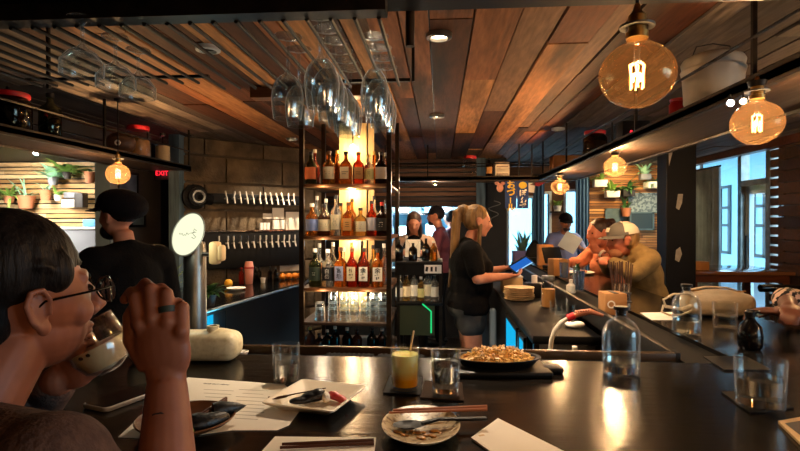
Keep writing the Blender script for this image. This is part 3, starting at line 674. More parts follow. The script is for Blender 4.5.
# service counter behind the right wing
sc = thing('service_counter', 'low black service counter behind the right arm of the bar', 'counter', (.6, 4.1, 0)); o = V(sc.location)
SVR = .98
MB().rbox(V((.5785, 3.985, SVR - .02)) - o, (.311, 3.05, .04), .006).build('worktop', 'black_m', sc)
MB().bb(V((.435, 2.70, 0)) - o, V((.73, 5.5, SVR - .04)) - o).build('cabinet', 'black_m', sc)
MB().bb(V((.44, 2.48, SVR - .10)) - o, V((.73, 2.51, SVR - .042)) - o).build('front_rail', 'steel_m', sc)
MB().bb(V((.43, 2.475, 0)) - o, V((.455, 2.50, SVR - .042)) - o).build('leg', 'iron_m', sc)
MB().bb(V((.705, 2.475, 0)) - o, V((.73, 2.50, SVR - .042)) - o).build('leg', 'iron_m', sc)
cyan_door(sc, o, (.43, 3.46, 0), (.43, 2.98, 0), .35, SVR - .08, .0)
cyan_door(sc, o, (.43, 2.90, 0), (.43, 2.72, 0), .35, SVR - .08, .0)
light('POINT', 'cooler_glow', (.33, 3.2, .7), .4, (.1, .65, 1), .1)
# back counter below the taps
kc = thing('back_counter', 'long low dark counter under the beer taps at the left', 'counter', (-1.8, 4.2, 0)); o = V(kc.location)
p1, p0 = wpt(1.29, 0, .06), wpt(.05, 0, .06)
poly = [(-1.66, 3.2), (-1.36, 5.2), (-1.40, 5.60), (p1.x, p1.y), (p0.x, p0.y), (-2.42, 3.2)]
MB().prism([(x - o.x, y - o.y) for x, y in poly], SV - .035, SV).build('worktop', 'blackgloss_m', kc)
def inset(p): return [(-1.70, 3.24), (-1.41, 5.2), (-1.45, 5.6), (p1.x - .03, p1.y), (p0.x + .02, p0.y), (-2.40, 3.24)]
MB().prism([(x - o.x, y - o.y) for x, y in inset(poly)], 0, SV - .036).build('cabinet', 'black_m', kc)
MB().tube([V((-1.655, 3.2, SV - .018)) - o, V((-1.355, 5.2, SV - .018)) - o, V((-1.393, 5.58, SV - .018)) - o], .012, 8).build('steel_edge', 'steel_m', kc)
cyan_door(kc, o, (-1.665, 3.58, 0), (-1.625, 3.88, 0), .68, .845, .012)
light('POINT', 'cooler_glow', (-1.5, 3.75, .75), .8, (.1, .65, 1), .08)
# ---------------------------------------------------------------- taps
def wall_s(px, o=0.0):
    r = P(px, 222, 1) - cam.location; q = W0 + wn * o; A = Matrix(((r.x, -wd.x), (r.y, -wd.y))); k = A.inverted() @ V((q.x, q.y)); return k[1], k[0]
mat('tap_m', '#e4ddd0', .25, .5)
def tap_rail(name, label, z, pxs, box, style):
    s0 = wall_s(pxs[0], .1)[0]; s1 = wall_s(pxs[-1], .1)[0]; c = wpt((s0 + s1) / 2, z, .02); t = thing(name, label, 'beer taps', c, wang); L = s1 - s0 + .26
    # local frame: x along wall, -y towards the bar
    MB().rbox((0, -box[0] / 2 + .0, (box[1] + box[2]) / 2), (L, box[0], box[2] - box[1]), .008).build('rail', 'black_m', t)
    if style == 'low': MB().bb((-L / 2, -box[0] - .01, box[2]), (L / 2, .0, box[2] + .012)).build('chrome_cap', 'chrome_m', t)
    for i, px in enumerate(pxs):
        s = wall_s(px, .1)[0] - (s0 + s1) / 2; y = -box[0]; b = MB()
        b.cyl((s, y, 0), (s, y - .05, 0), .008, n=10); b.tube([(s, y - .045, .012), (s, y - .052, -.01), (s, y - .07, -.05)], [.009, .009, .007], 8)
        q = b.build('tap', 'tap_m', t); ti = random.uniform(-.012, .012)
        if style == 'up': MB().tube([(s, y - .045, .012), (s + ti * .4, y - .042, .035), (s + ti, y - .038, .062), (s + ti, y - .037, .074)], [.005, .007, .010, .006], 8).build('handle', 'tap_m', q)
        else: MB().tube([(s, y - .045, .012), (s + ti * .3, y - .05, .04), (s + ti * .3, y - .05, .075)], [.004, .009, .008], 8).build('handle', 'steel_m' if 2 < i < 6 else 'tap_m', q)
    return t
upx = [224, 231.5, 238, 244.5, 250.5, 257, 263, 268.5, 274.5, 280, 285.5, 291]
tap_rail('tap_rail', 'upper row of twelve chrome beer taps on the concrete block wall', 1.73, upx, (.10, -.05, .05), 'up')
tap_rail('tap_rail', 'lower row of chrome beer taps below the four white papers', 1.29, [216] + [225, 231, 238, 245, 251, 257, 263, 269, 275, 281, 286, 292], (.10, -.25, .115), 'low')
s_, d_ = wall_s(197, .1); du = thing('beer_line_duct', 'black round duct elbow left of the upper beer taps', 'duct', wpt(s_, 1.74, .02), wang)
MB().lathe([(.0001, 0), (.12, 0), (.12, .05), (.085, .06), (.085, .11), (.0001, .11)], n=28, R=rx(PI / 2)).build('flange', 'black_m', du)
MB().lathe([(.045, .11), (.062, .11), (.062, .135), (.045, .135)], n=24, R=rx(PI / 2)).build('ring', 'steel_m', du)
MB().tube([(0, -.06, 0), (.10, -.06, -.015), (.15, -.058, -.02)], .055, 14).build('pipe', 'rubber_m', du)
for i, (x0, x1, y0, y1, lb) in enumerate(((263, 272, 213.5, 218.5, 'smallest white paper of the four pinned between the tap rows'), (272.5, 284, 208, 219, 'upper middle white paper pinned between the tap rows'), (272.5, 284.5, 220, 229, 'lower middle white paper pinned between the tap rows'), (286, 299, 212, 231, 'tallest white paper pinned between the tap rows'), (280, 299, 257, 271, 'cream paper below the lower tap row'))):
    sa, da = wall_s(x0, .02); sb, db = wall_s(x1, .02); off = .0165; d = (da + db) / 2
    if i == 4: off = .0165
    z0, z1 = P(0, y1, d).z, P(0, y0, d).z
    tag(MB().box((0, 0, 0), (sb - sa, .002, z1 - z0)).build('paper_notice', 'paper_m', None, wpt((sa + sb) / 2, (z0 + z1) / 2, off), wang), lb, 'paper')
for i, px in enumerate((261, 264.5, 268)):
    s, d = wall_s(px, .07); c = wpt(s, 1.29 + .128, .07)
    tag(MB().lathe([(.0001, 0), (.017, 0), (.02, .075), (.0185, .075), (.016, .004), (.0001, .004)], n=16).build('cup', 'white_m', None, c), f'white cup on the lower tap rail, {ORD[i]} from the left of three', 'cup', 'cups on the tap rail')
tg = P(306, 186, 5.3)
# ---------------------------------------------------------------- draft column with oval sign
dc = G(193, 336, CT); dcx, dcy = -.92, 1.93
dt = thing('draft_column', 'grey beer column with a glowing tilted oval sign at its head', 'beer tower', (dcx, dcy, CT))
MB().lathe([(.0001, 0), (.06, 0), (.06, .012), (.042, .02), (.040, .33), (.036, .345), (.0001, .35)], n=28).build('column', 'steel_m', dt)
Rs = ry(math.radians(21)) @ rz(0)
yaw = math.atan2(dcx, dcy)
def sgn(mb): mb.rot(Rs); mb.rot(rz(-yaw * -1 if False else -yaw * 0 + .35)); mb.shift((.0, -.052, .375)); return mb
dk = MB().lathe([(.0001, 0), (.049, 0), (.049, .014), (.0001, .014)], n=36, R=rx(PI / 2), sx=1, sy=1.62).shift((0, .007, 0))
sgn(dk).build('lit_lens', 'signglow_m', dt)
rm = MB().lathe([(.049, -.002), (.053, -.002), (.053, .012), (.049, .012)], n=36, R=rx(PI / 2), sx=1, sy=1.6).shift((0, .007, 0)); sgn(rm).build('lens_rim', 'steel_m', dt)
b = MB(); wv = [(-.03 + i * .0022, .004 * math.sin(i * 1.7) + .003 * math.sin(i * .6)) for i in range(17)]
b.tube([(x, -.0085, z) for x, z in wv], .0008, 5)
b.tube([(.012, -.0085, -.01), (.02, -.0085, -.016), (.027, -.0085, -.01), (.02, -.0085, -.003), (.016, -.0085, .003), (.022, -.0085, .012), (.018, -.0085, .016)], .0010, 5); b.tube([(.008, -.0085, .004), (.028, -.0085, .008)], .0009, 5); b.tube([(.02, -.0085, .02), (.03, -.0085, .013)], .0009, 5)
b.rot(ry(math.radians(-21))); sgn(b).build('logo', 'ink_m', dt)
MB().rbox((.088, -.02, .305), (.036, .05, .085), .012).add(*(lambda m: (m.v, m.f))(MB().rbox((.112, -.02, .305), (.022, .044, .06), .010))).build('tap_handle', 'tan_m', dt)
MB().cyl((.03, -.01, .30), (.08, -.02, .30), .009).build('tap_shank', 'chrome_m', dt)
light('POINT', 'sign_glow', (dcx + .02, dcy - .12, CT + .375), .5, (.95, 1, .75), .04)
# ---------------------------------------------------------------- lit bottle tower
TX0, TX1, TY0, TY1 = -.965, -.352, 3.65, 4.35
tw = thing('bottle_tower', 'tall lit shelf tower of dark posts holding liquor bottles', 'shelf', ((TX0 + TX1) / 2, 4.0, 0)); o = V(tw.location)
for x in (TX0, TX1):
    for y in (TY0, TY1): MB().bb(V((x - .016, y - .016, 0)) - o, V((x + .016, y + .016, CEIL - .008)) - o).build('post', 'bronze_m', tw)
TS = [1.765, 1.40, 1.04, .80, .56]
for z in TS: MB().rbox(V(((TX0 + TX1) / 2, (TY0 + TY1) / 2, z - .011)) - o, (TX1 - TX0 + .02, TY1 - TY0 + .02, .022), .003).build('shelf_board', 'shelf_m' if z > .9 else 'board_m', tw)
MB().bb(V((TX0, TY0, 0)) - o, V((TX1, TY1, .535)) - o).build('base_cabinet', 'black_m', tw)
b = MB()
for k in range(2): b.bb(V((-.765 + k * .105, 3.99, .82)) - o, V((-.662 + k * .105, 4.02, 2.25)) - o)
b.build('back_panel', 'cream_m', tw)
MB().bb(V((-.545, 4.0, 1.06)) - o, V((-.50, 4.015, 2.25)) - o).build('back_panel', 'cream_m', tw)
for i, (z, W) in enumerate(((2.06, 1.8), (1.735, 1.5), (1.37, 1.4), (1.012, 2.6))):
    c = V((-.655, 3.955, z)); MB().lathe([(.0001, 0), (.016, .002), (.018, .012), (.010, .024), (.0001, .024)], n=14, c=c - o).build('lamp', 'led_m', tw)
    light('POINT', 'tower_light', c + V((.0, -.05, -.02)), W, (1, .68, .36), .03)
for z in (1.742, 1.377, 1.017):  # strips and points added to light the bottle fronts
    MB().bb(V((TX0 + .03, TY0 - .004, z - .004)) - o, V((TX1 - .03, TY0 + .006, z)) - o).build('light_strip', emit('added_strip_m', '#d89a58', .12), tw)
    for x in (-.82, -.50): light('POINT', 'added_strip_light', (x, TY0 - .015, z - .02), .8 if z < 2 else .5, (1, .76, .5), .02)
MB().cyl(V((-.655, 3.955, 2.084)) - o, V((-.655, 3.955, CEIL - .01)) - o, .004).build('lamp_cord', 'black_m', tw)
def kan(tx, s=.03):
    def f():
        b = MB(); n = len(tx)
        for i, ch in enumerate(tx): g = text_mb(ch, s, bold=.022); g.shift((0, (n - 1) * s * .55 - i * s * 1.1, 0)); b.add(g.v, g.f)
        return b
    return f
def strokes(w=.04, n=3, seed=0):
    def f():
        r = random.Random(seed); b = MB()
        for i in range(n): b.box((r.uniform(-.004, .004), (n / 2 - i - .5) * .014, 0), (w * r.uniform(.6, 1), .0035, .0006))
        return b
    return f
rows = [
 (1.765, 'top', [(311, .235, .043, 'liq_green', 'lab_orange', 'cap_black', 'dark green bottle with an orange label', None, 0), (329, .24, .043, 'liq_amber', 'lab_cream', 'cap_wood', 'amber bottle with a cream label', strokes(.04, 2, 1), 0), (346, .235, .044, 'liq_brown', 'lab_cream', 'cap_black', 'square brown bottle with a cream label', strokes(.05, 2, 2), 1), (358.5, .23, .043, 'liq_red', 'lab_tan', 'cap_wood', 'square red bottle with a tan label', strokes(.04, 2, 3), 1), (369, .21, .034, 'liq_clear', 'lab_yellow', 'cap_gold', 'clear bottle with a yellow label', strokes(.03, 3, 4), 0), (381, .23, .042, 'liq_dark', 'lab_grey', 'cap_black', 'dark red bottle with a grey label', None, 0)],
  [(315, .27, .035, 'liq_red', 'cap_white', 'clear necked red bottle'), (337, .26, .036, 'liq_orange', 'cap_gold', 'plain orange bottle'), (374, .25, .036, 'liq_orange', 'cap_gold', 'plain bright amber bottle'), (386, .24, .035, 'liq_clear', 'cap_white', 'plain clear bottle')]),
 (1.40, 'second', [(312, .23, .045, 'liq_orange', 'lab_blue', 'cap_white', 'orange bottle with a blue label', None, 0), (324, .225, .044, 'liq_brown', 'lab_cream', 'cap_black', 'brown bottle with cream label', strokes(.04, 2, 5), 0), (336, .29, .038, 'liq_clear', 'lab_cream', 'cap_black', 'tall clear bottle, cream label', strokes(.03, 4, 6), 0), (348.5, .24, .043, 'liq_amber', 'lab_tan', 'cap_wood', 'square amber bottle with a tan label', strokes(.04, 3, 7), 1), (360.5, .20, .044, 'liq_gold', 'lab_cream', 'cap_black', 'gold bottle with a cream label', strokes(.04, 3, 8), 0), (371.5, .25, .037, 'liq_red', 'lab_grey', 'cap_black', 'red bottle with a small grey label', None, 0), (382, .24, .040, 'liq_dark', 'lab_black', 'cap_red', 'dark bottle with a black label', strokes(.03, 3, 9), 0)],
  [(317, .29, .033, 'liq_clear', 'cap_white', 'tall clear bottle'), (326, .27, .034, 'liq_clear', 'cap_white', 'plain clear bottle'), (341, .24, .034, 'liq_gold', 'cap_black', 'plain gold bottle'), (352, .27, .034, 'liq_amber', 'cap_wood', 'plain amber bottle'), (374, .29, .034, 'liq_clear', 'cap_black', 'clear bottle with a long black cap'), (386, .26, .034, 'liq_clear', 'cap_black', 'short clear bottle')]),
 (1.04, 'third', [(315, .27, .044, 'liq_green', 'lab_dkgreen', 'cap_white', 'dark green bottle with green label', strokes(.03, 2, 10), 0), (328, .265, .043, 'liq_clear', 'lab_black', 'cap_white', 'clear bottle with a black label', kan('白岳', .034), 0), (340.5, .28, .043, 'liq_orange', 'lab_bluegrey', 'cap_wood', 'orange bottle with a blue-grey label', kan('宮城', .036), 1), (352, .275, .042, 'liq_red', 'lab_cream', 'cap_wood', 'red bottle with a cream label', kan('竹鶴', .034), 1), (364, .275, .042, 'liq_red', 'lab_white', 'cap_black', 'red bottle, white label, black cap', kan('余市', .040), 1), (377.5, .27, .046, 'liq_orange', 'lab_white', 'cap_black', 'orange-red bottle with white label', kan('余市', .042), 1)],
  [(319.5, .30, .034, 'liq_clear', 'cap_white', 'tall clear bottle'), (333, .31, .034, 'liq_clear', 'cap_white', 'tallest clear bottle'), (343.5, .27, .032, 'liq_clear', 'cap_white', 'short clear bottle'), (351.5, .31, .03, 'liq_amber', 'cap_gold', 'slim amber bottle'), (362, .32, .033, 'liq_dark', 'cap_black', 'dark bottle with a long black neck'), (373, .29, .034, 'liq_gold', 'cap_black', 'gold bottle with black cap'), (384, .30, .034, 'liq_clear', 'cap_white', 'clear bottle by the right post')])]
for z, nm, front, back in rows:
    for i, (px, h, r, body, lab, cap, lk, mk, sq) in enumerate(front):
        q = YP(px, 222, 3.73); bottle((q.x, 3.73, z + .0012), h, r, body, lab, cap, f'{lk}, {ORD[i]} in front row, {nm} tower shelf', group=f'front bottles on the {nm} tower shelf', mark=mk, sq=bool(sq), rot=random.uniform(-.12, .2), neck=.36)
    for i, (px, h, r, body, cap, lk) in enumerate(back):
        q = YP(px, 222, 3.86); bottle((q.x, 3.86, z + .0012), h, r, body, None, cap, f'{lk}, {ORD[i]} in rear row, {nm} tower shelf', group=f'rear bottles on the {nm} tower shelf', neck=.42)
for i, (z, px, y, body, lk) in enumerate(((1.765, 393, 4.15, 'liq_dark', 'dark'), (1.765, 387.5, 4.02, 'liq_red', 'red'), (1.40, 392, 4.12, 'liq_amber', 'amber'), (1.40, 388, 3.98, 'liq_dark', 'dark'), (1.04, 391, 4.12, 'liq_gold', 'gold'), (1.04, 387, 3.98, 'liq_orange', 'orange'))):
    q = YP(px, 222, y); bottle((min(q.x, TX1 - .062), y, z + .0012), .25, .036, body, 'lab_cream', 'cap_black', f'{lk} bottle at right end of {["top", "top", "second", "second", "third", "third"][i]} shelf, {"rear" if i % 2 == 0 else "front"} one', group='bottles at the tower right end', rot=1.2)
# stacked tumblers on the lower tower shelf
def tumbler_me(r=.037, h=.085, t=.002, taper=.9):
    return MB().lathe([(.0001, 0), (r * taper, 0), (r * taper + .001, .002), (r, h), (r - t, h), (r * taper - t, .010), (.0001, .010)], n=20)
tum = tumbler_me(.038, .088, .003, .74).rot(rx(PI)).shift((0, 0, .088)).mesh('stacked_tumbler'); tum.materials.append(MATS['winglass_m'])
for c, (px, n, dy) in enumerate(((320, 2, 0), (333, 4, 0), (344.5, 4, 0), (354.5, 4, 0), (365, 3, 0), (374.5, 4, 0), (383, 4, 0))):
    for k in range(n):
        q = YP(px, 222, 3.72 + dy); o_ = bpy.data.objects.new('stacked_tumbler', tum); COL.objects.link(o_); o_.location = (q.x, 3.72 + dy, .8012 + k * .0415)
        tag(o_, f'upturned clear tumbler, {ORD[k]} from the bottom of the {ORD[c]} stack under the bottles', 'glass', 'tumblers stacked under the bottles')
for i, (px, h, r, cap, body) in enumerate(((310, .22, .036, 'cap_gold', 'liq_dark'), (319, .17, .036, 'cap_black', 'smoke_m'), (327, .20, .034, 'cap_white', 'greenglass_m'), (335, .23, .034, 'cap_white', 'smoke_m'), (347, .22, .036, 'cap_white', 'smoke_m'), (357, .21, .036, 'cap_black', 'liq_dark'), (372, .22, .036, 'cap_black', 'smoke_m'), (382, .22, .036, 'cap_white', 'smoke_m'))):
    q = YP(px, 222, 3.72); bottle((q.x, 3.72, .5612), h * .86, r, body, None, cap, f'dim bottle on the lowest tower shelf, {ORD[i]} from the left', group='dim bottles on the lowest tower shelf')
# ---------------------------------------------------------------- low back bar unit to the right of the tower
UX0, UX1, UY0, UY1 = -.325, .02, 3.92, 4.32
un = thing('back_bar_unit', 'low black shelf unit of glassware beside the right tower post', 'shelf', ((UX0 + UX1) / 2, 4.1, 0)); o = V(un.location)
for z in (1.205, .905, .42): MB().rbox(V(((UX0 + UX1) / 2, 4.12, z - .012)) - o, (UX1 - UX0, .40, .024), .003).build('shelf_board', 'black_m', un)
for x in (UX0 + .015, UX1 - .015):
    for y in (UY0 + .015, UY1 - .015): MB().bb(V((x - .012, y - .012, 0)) - o, V((x + .012, y + .012, 1.19)) - o).build('post', 'iron_m', un)
MB().bb(V((UX0, UY0, 1.105)) - o, V((UX1, UY0 + .012, 1.185)) - o).build('fascia', 'black_m', un)
cd = MB().box((0, 0, 0), (.125, .004, .062)).shift(V((-.052, UY0 - .003, 1.152)) - o).build('price_card', 'white_m', un)
b = MB()
for k, (x, w) in enumerate(((-.045, .018), (-.01, .016), (.022, .012))): b.box((x, -.003, .0), (w, .002, .034), ry(.2 if k == 0 else 0))
b.shift(V((-.052, UY0 - .003, 1.152)) - o).build('printed_mark', 'ink_m', cd)
MB().bb(V((UX0 + .02, UY0 + .005, .66)) - o, V((UX1 - .06, UY0 + .015, .885)) - o).build('front_panel', mat('greenpanel_m', '#2c3420', .5), un)
MB().tube([V((-.13, UY0 - .006, .895)) - o, V((-.065, UY0 - .006, .84)) - o, V((-.065, UY0 - .006, .68)) - o], .006, 6).build('light_strip', 'greenled_m', un)
for i, (px, h, r, body, cap) in enumerate(((399, .16, .03, 'smoke_m', 'cap_black'), (406.5, .19, .030, 'glass_m', 'cap_white'), (413, .14, .033, 'smoke_m', None), (419, .16, .03, 'glass_m', None), (426, .17, .03, 'smoke_m', 'cap_black'), (433.5, .15, .03, 'liq_amber', 'cap_white'))):
    q = YP(px, 222, 4.02); bottle((q.x, 4.02, 1.2062), h, r, body, None, cap, f'small bar bottle on the black unit top, {ORD[i]} from the left', group='bottles on the black unit top')
for i, (px, h, r, body, lab) in enumerate(((399.5, .19, .030, 'liq_clear', 'lab_white'), (406.5, .21, .032, 'liq_gold', 'lab_cream'), (414, .23, .032, 'liq_clear', 'lab_white'), (421, .18, .030, 'liq_gold', 'lab_yellow'), (427.5, .24, .031, 'liq_clear', 'lab_cream'), (434.5, .21, .032, 'liq_clear', 'lab_white'))):
    q = YP(px, 222, 4.0); bottle((q.x, 4.0, .9062), h, r, body, lab, 'cap_white', f'pale bottle on the black unit middle shelf, {ORD[i]} from the left', group='pale bottles on the black unit')
light('POINT', 'unit_glow', (-.15, 4.1, 1.15), .5, (1, .8, .5), .04)
# ---------------------------------------------------------------- things on the back counter
sk = G(249, 284, SV); t = thing('shaker', 'pink cocktail shaker with a red band on the back counter', 'shaker', (sk.x, sk.y, SV + .0012))
MB().lathe([(.0001, 0), (.032, 0), (.034, .005), (.045, .17), (.043, .175), (.036, .215), (.0001, .215)], n=22).build('cup', mat('pink_m', '#d89080', .4), t); MB().lathe([(.0436, .15), (.0462, .15), (.0465, .165), (.0439, .165)], n=22).build('band', 'red_m', t)
bottle(tuple(G(241.5, 284, SV) + V((0, 0, .0012))), .16, .026, 'liq_red', None, 'cap_red', 'little red bottle left of the pink shaker')
for i, (px, py) in enumerate(((283, 280), (289, 279.5), (295, 279), (301, 278.5))): 
    q = G(px, py, SV); t = thing('orange', f'orange on the back counter under the lower taps, {ORD[i]} from the shaker', 'orange', (q.x, q.y, SV + .0012), group='oranges under the taps'); MB().ell((0, 0, .034), (.036, .036, .034)).build('fruit', mat('orangefruit_m', '#d07818', .5, bump=.15, bscale=200), t); MB().cyl((0, 0, .066), (0, 0, .071), .004, n=8).build('stem_end', 'leaf_m', t)
q = G(263, 283, SV); tag(MB().lathe([(.0001, 0), (.02, 0), (.025, .05), (.022, .05), (.018, .004), (.0001, .004)], n=16).build('ramekin', 'white_m', None, (q.x, q.y, SV + .0012)), 'small white ramekin right of the pink shaker', 'ramekin')
for i, px in enumerate((255, 259, 270, 276)): bottle(tuple(G(px, 282, SV) + V((0, 0, .0012))), .15, .024, 'smoke_m', None, 'cap_black', f'small dark bitters bottle on the back counter, {ORD[i]} from the shaker', group='bitters bottles on the back counter')
q = G(236, 290, SV); tag(MB().lathe([(.0001, 0), (.05, 0), (.085, .018), (.083, .021), (.05, .005), (.0001, .005)], n=24).build('saucer', 'white_m', None, (q.x, q.y, SV + .0012)), 'white saucer on the back counter by the leafy plant', 'saucer')
q = G(228.5, 288, SV); tag(MB().ell((0, 0, .04), (.038, .038, .04)).build('lemon', mat('lemon_m', '#d8a020', .5), None, (q.x, q.y, SV + .0012)), 'yellow citrus fruit by the leafy plant on the back counter', 'fruit')
# ---------------------------------------------------------------- plants
def plant(name, label, loc, pot, potm, leaves, leafm, seed=0, cat='plant', spread=.18, up=.16, w=.035, rot=0, droop=0, sc_=1):
    r = random.Random(seed); t = thing(name, label, cat, loc, rot); k, pr, ph = pot; h0 = ph; spread *= sc_; up *= sc_; w *= sc_ * .9
    if k == 'round': MB().lathe([(.0001, 0), (pr * .72, 0), (pr, ph * .95), (pr * 1.05, ph), (pr * .92, ph), (pr * .88, ph * .85), (.0001, ph * .85)], n=20).build('pot', potm, t)
    else: MB().rbox((0, 0, ph / 2), (pr * 2, pr * 1.5, ph), .005).build('planter', potm, t)
    b = MB()
    for i in range(leaves):
        a = r.uniform(0, 2 * PI); l = r.uniform(.55, 1); u = up * r.uniform(.2, 1.1)
        base = V((r.uniform(-.4, .4) * pr, r.uniform(-.3, .3) * pr, h0 * .86)); tip = base + V((math.cos(a) * spread * l, math.sin(a) * spread * l, u - droop * r.uniform(0, 1)))
        b.leaf(base, tip, w * r.uniform(.7, 1.2), .03)
    b.build('foliage', leafm, t); return t
q = G(212, 306, SV); plant('leafy_plant', 'dark leafy potted plant on the back counter beside the beer column', (q.x - .03, q.y, SV + .0012), ('round', .06, .08), 'potdark_m', 34, 'leaf_m', 3, spread=.15, up=.12, w=.05)
q = G(190, 318, SV); plant('spiky_plant', 'spiky long leaf plant half behind the beer column', (-1.82, 3.34, SV + .0012), ('round', .055, .08), 'potdark_m', 22, 'leaf_m', 5, spread=.28, up=.26, w=.02)
dv = thing('dried_flowers', 'tan dried flower bunch in a dark vase behind the man in black', 'flowers', (-1.98, 3.55, SV + .0012))
MB().lathe([(.0001, 0), (.04, 0), (.05, .06), (.03, .13), (.034, .15), (.0001, .15)], n=18).build('vase', 'potdark_m', dv); b = MB(); r = random.Random(4)
for i in range(26): a = r.uniform(0, 6.3); rr = r.uniform(0, .07); b.ell((rr * math.cos(a), rr * math.sin(a), .29 + r.uniform(-.06, .06)), (.02, .02, .022), n=6)
b.build('blooms', mat('dried_m', '#b8946c', .9), dv)
b = MB()
for i in range(6): a = i; b.tube([(0, 0, .14), (.04 * math.cos(a), .04 * math.sin(a), .27)], .003, 5)
b.build('stems', 'terra_m', dv)
Yp = 6.86
def wallplant(px, py, seed, label, pot, potm, lm, n=22, sp=.2, up=.14, w=.04, droop=.05, Y=Yp):
    q = YP(px, py, Y); t = plant('wall_plant', label, (q.x, Y, q.z - pot[2]), pot, potm, n, lm, seed, spread=sp, up=up, w=w, droop=droop, sc_=1.35)
    return t
def hanger(t, Y, wy): MB().tube([(0, .03, .04), (0, wy - Y, .05)], .005, 6).build('bracket', 'iron_m', t)
for a in ((9, 196, 11, 'yellow-green trailing wall plant at the far left of the plant room', ('round', .07, .10), 'terra_m', 'limeleaf_m', 34, .30, .22, .03, .30), (26, 196, 12, 'wall plant in a terracotta pot over the dark hair', ('round', .11, .17), 'terra_m', 'paleleaf_m', 12, .26, .30, .022, .02), (53, 177, 13, 'pale broad leaf wall plant in a dark pot', ('round', .07, .11), 'potgrey_m', 'paleleaf_m', 26, .26, .16, .09, .06), (46, 190, 15, 'small terracotta wall pot with white edge below the pale plant', ('round', .08, .14), 'terra_m', 'paleleaf_m', 6, .14, .10, .03, .0), (67, 172, 14, 'bright green leafy wall plant right of the pale plant', ('round', .06, .09), 'potdark_m', 'limeleaf_m', 40, .30, .16, .06, .12), (90, 172, 16, 'brown wall pot at the right edge of the plant room', ('round', .07, .15), 'terra_m', 'leaf_m', 3, .10, .12, .03, .0), (58, 195, 17, 'thin lime wall plant above the grey planter box', ('round', .05, .08), 'potwhite_m', 'limeleaf_m', 12, .18, .12, .03, .05)):
    t = wallplant(a[0], a[1], a[2], a[3], a[4], a[5], a[6], a[7], a[8], a[9], a[10], a[11]); hanger(t, Yp, 7.02)
q = YP(75, 207, 6.88); t = thing('planter_box', 'white and dark planter box on the pale timber wall', 'planter', (q.x, 6.88, q.z)); MB().rbox((-.06, 0, .05), (.18, .12, .10), .005).build('white_box', 'potwhite_m', t); MB().rbox((.09, 0, .09), (.12, .12, .2), .01).build('dark_box', 'potdark_m', t); MB().rbox((-.03, 0, .16), (.2, .1, .08), .01).build('grey_box', 'potgrey_m', t); hanger(t, 6.88, 7.02)
q = YP(75, 228, 6.6); t = thing('counter_shelf', 'pale stepped sideboard in the plant room under the planter box', 'sideboard', (q.x, 6.7, 0)); MB().rbox((0, 0, .70), (.9, .4, 1.40), .01).build('body', 'potgrey_m', t); MB().rbox((0, 0, 1.42), (.95, .44, .03), .005).build('top', 'potwhite_m', t)
q = YP(88, 218, 6.62); tag(MB().rbox((0, 0, .05), (.18, .12, .10), .01).build('blue_box', mat('bluebox_m', '#4f8fc0', .5), None, (q.x, 6.7, 1.4365)), 'blue box on the pale sideboard in the plant room', 'box')
Yr = 7.74
for a in ((567 + 33, 180, 21, 'white box planter, highest on the timber wall right of the blue curtain', ('box', .09, .10), 'potwhite_m', 'limeleaf_m', 16, .16, .14, .04, .05), (612, 191, 22, 'white box planter with lime leaves below the farthest visible timber wall lamp', ('box', .09, .09), 'potwhite_m', 'limeleaf_m', 20, .18, .16, .04, .06), (628, 190, 23, 'dark trailing plant in the middle of the timber wall', ('box', .08, .09), 'potdark_m', 'leaf_m', 28, .22, .2, .04, .20), (655, 182, 24, 'white trough planter at the right of the timber wall', ('box', .13, .09), 'potwhite_m', 'leaf_m', 24, .22, .12, .04, .16), (645, 174, 25, 'pale leaf plant above the speckled picture', ('box', .07, .08), 'potgrey_m', 'paleleaf_m', 18, .18, .2, .05, .06), (626, 208, 26, 'terracotta wall pot left of the speckled picture', ('round', .07, .12), 'terra_m', 'leaf_m', 6, .1, .16, .04, .0)):
    t = wallplant(*a[:7], n=a[7], sp=a[8], up=a[9], w=a[10], droop=a[11], Y=Yr); hanger(t, Yr, 7.85)
q = YP(643.5, 203, 7.82); picture('wall_panel', 'speckled grey canvas on the timber wall under the plants', (q.x, 7.83, q.z), .42, .29, rz(0), 'printgrey_m', 'printgrey_m')
q = YP(618, 219, 7.82); picture('wall_panel', 'slate blue canvas on the timber wall left of the capped head', (q.x, 7.83, q.z), .36, .30, rz(0), 'printslate_m', 'printslate_m')
q = YP(641, 221, 7.8); picture('wall_panel', 'dark teal canvas low on the timber wall behind the cap', (q.x, 7.78, q.z), .34, .26, rz(0), 'printslate_m', mat('teal_m', '#22343c', .7))
q = YP(612, 238, 7.8); picture('framed_print', 'small white framed print between the woman and the capped man', (q.x, 7.83, q.z), .20, .17, rz(0), 'whiteframe_m', 'paper_m', 'printslate_m')
wpn = plant('wall_plant', 'lime plant on a ledge between the two back windows', (px_x(557, 7.84), 7.82, YP(0, 207, 7.84).z - .08), ('round', .06, .08), 'potwhite_m', 18, 'limeleaf_m', 31, spread=.16, up=.12, w=.04)
MB().rbox((0, .03, -.012), (.2, .09, .022), .004).build('ledge', 'board_m', wpn)
q = YP(520, 250, 7.6); plant('window_plant', 'green plant in a lavender box in the blue lit window', (px_x(522, 7.7), 7.7, wA[2] + .0012), ('box', .13, .22), 'lavender_m', 40, 'paleleaf_m', 33, spread=.18, up=.34, w=.05)
st = thing('ledge_table', 'blue lit table under the plant window', 'table', (px_x(520, 7.7), 7.66, 0)); MB().rbox((0, 0, wA[2] - .02), (.5, .3, .03), .006).build('table_top', 'frame_m', st)
for x in (-.22, .22):
    for y in (-.12, .12): MB().bb((x - .02, y - .02, 0), (x + .02, y + .02, wA[2] - .035)).build('leg', 'black_m', st)
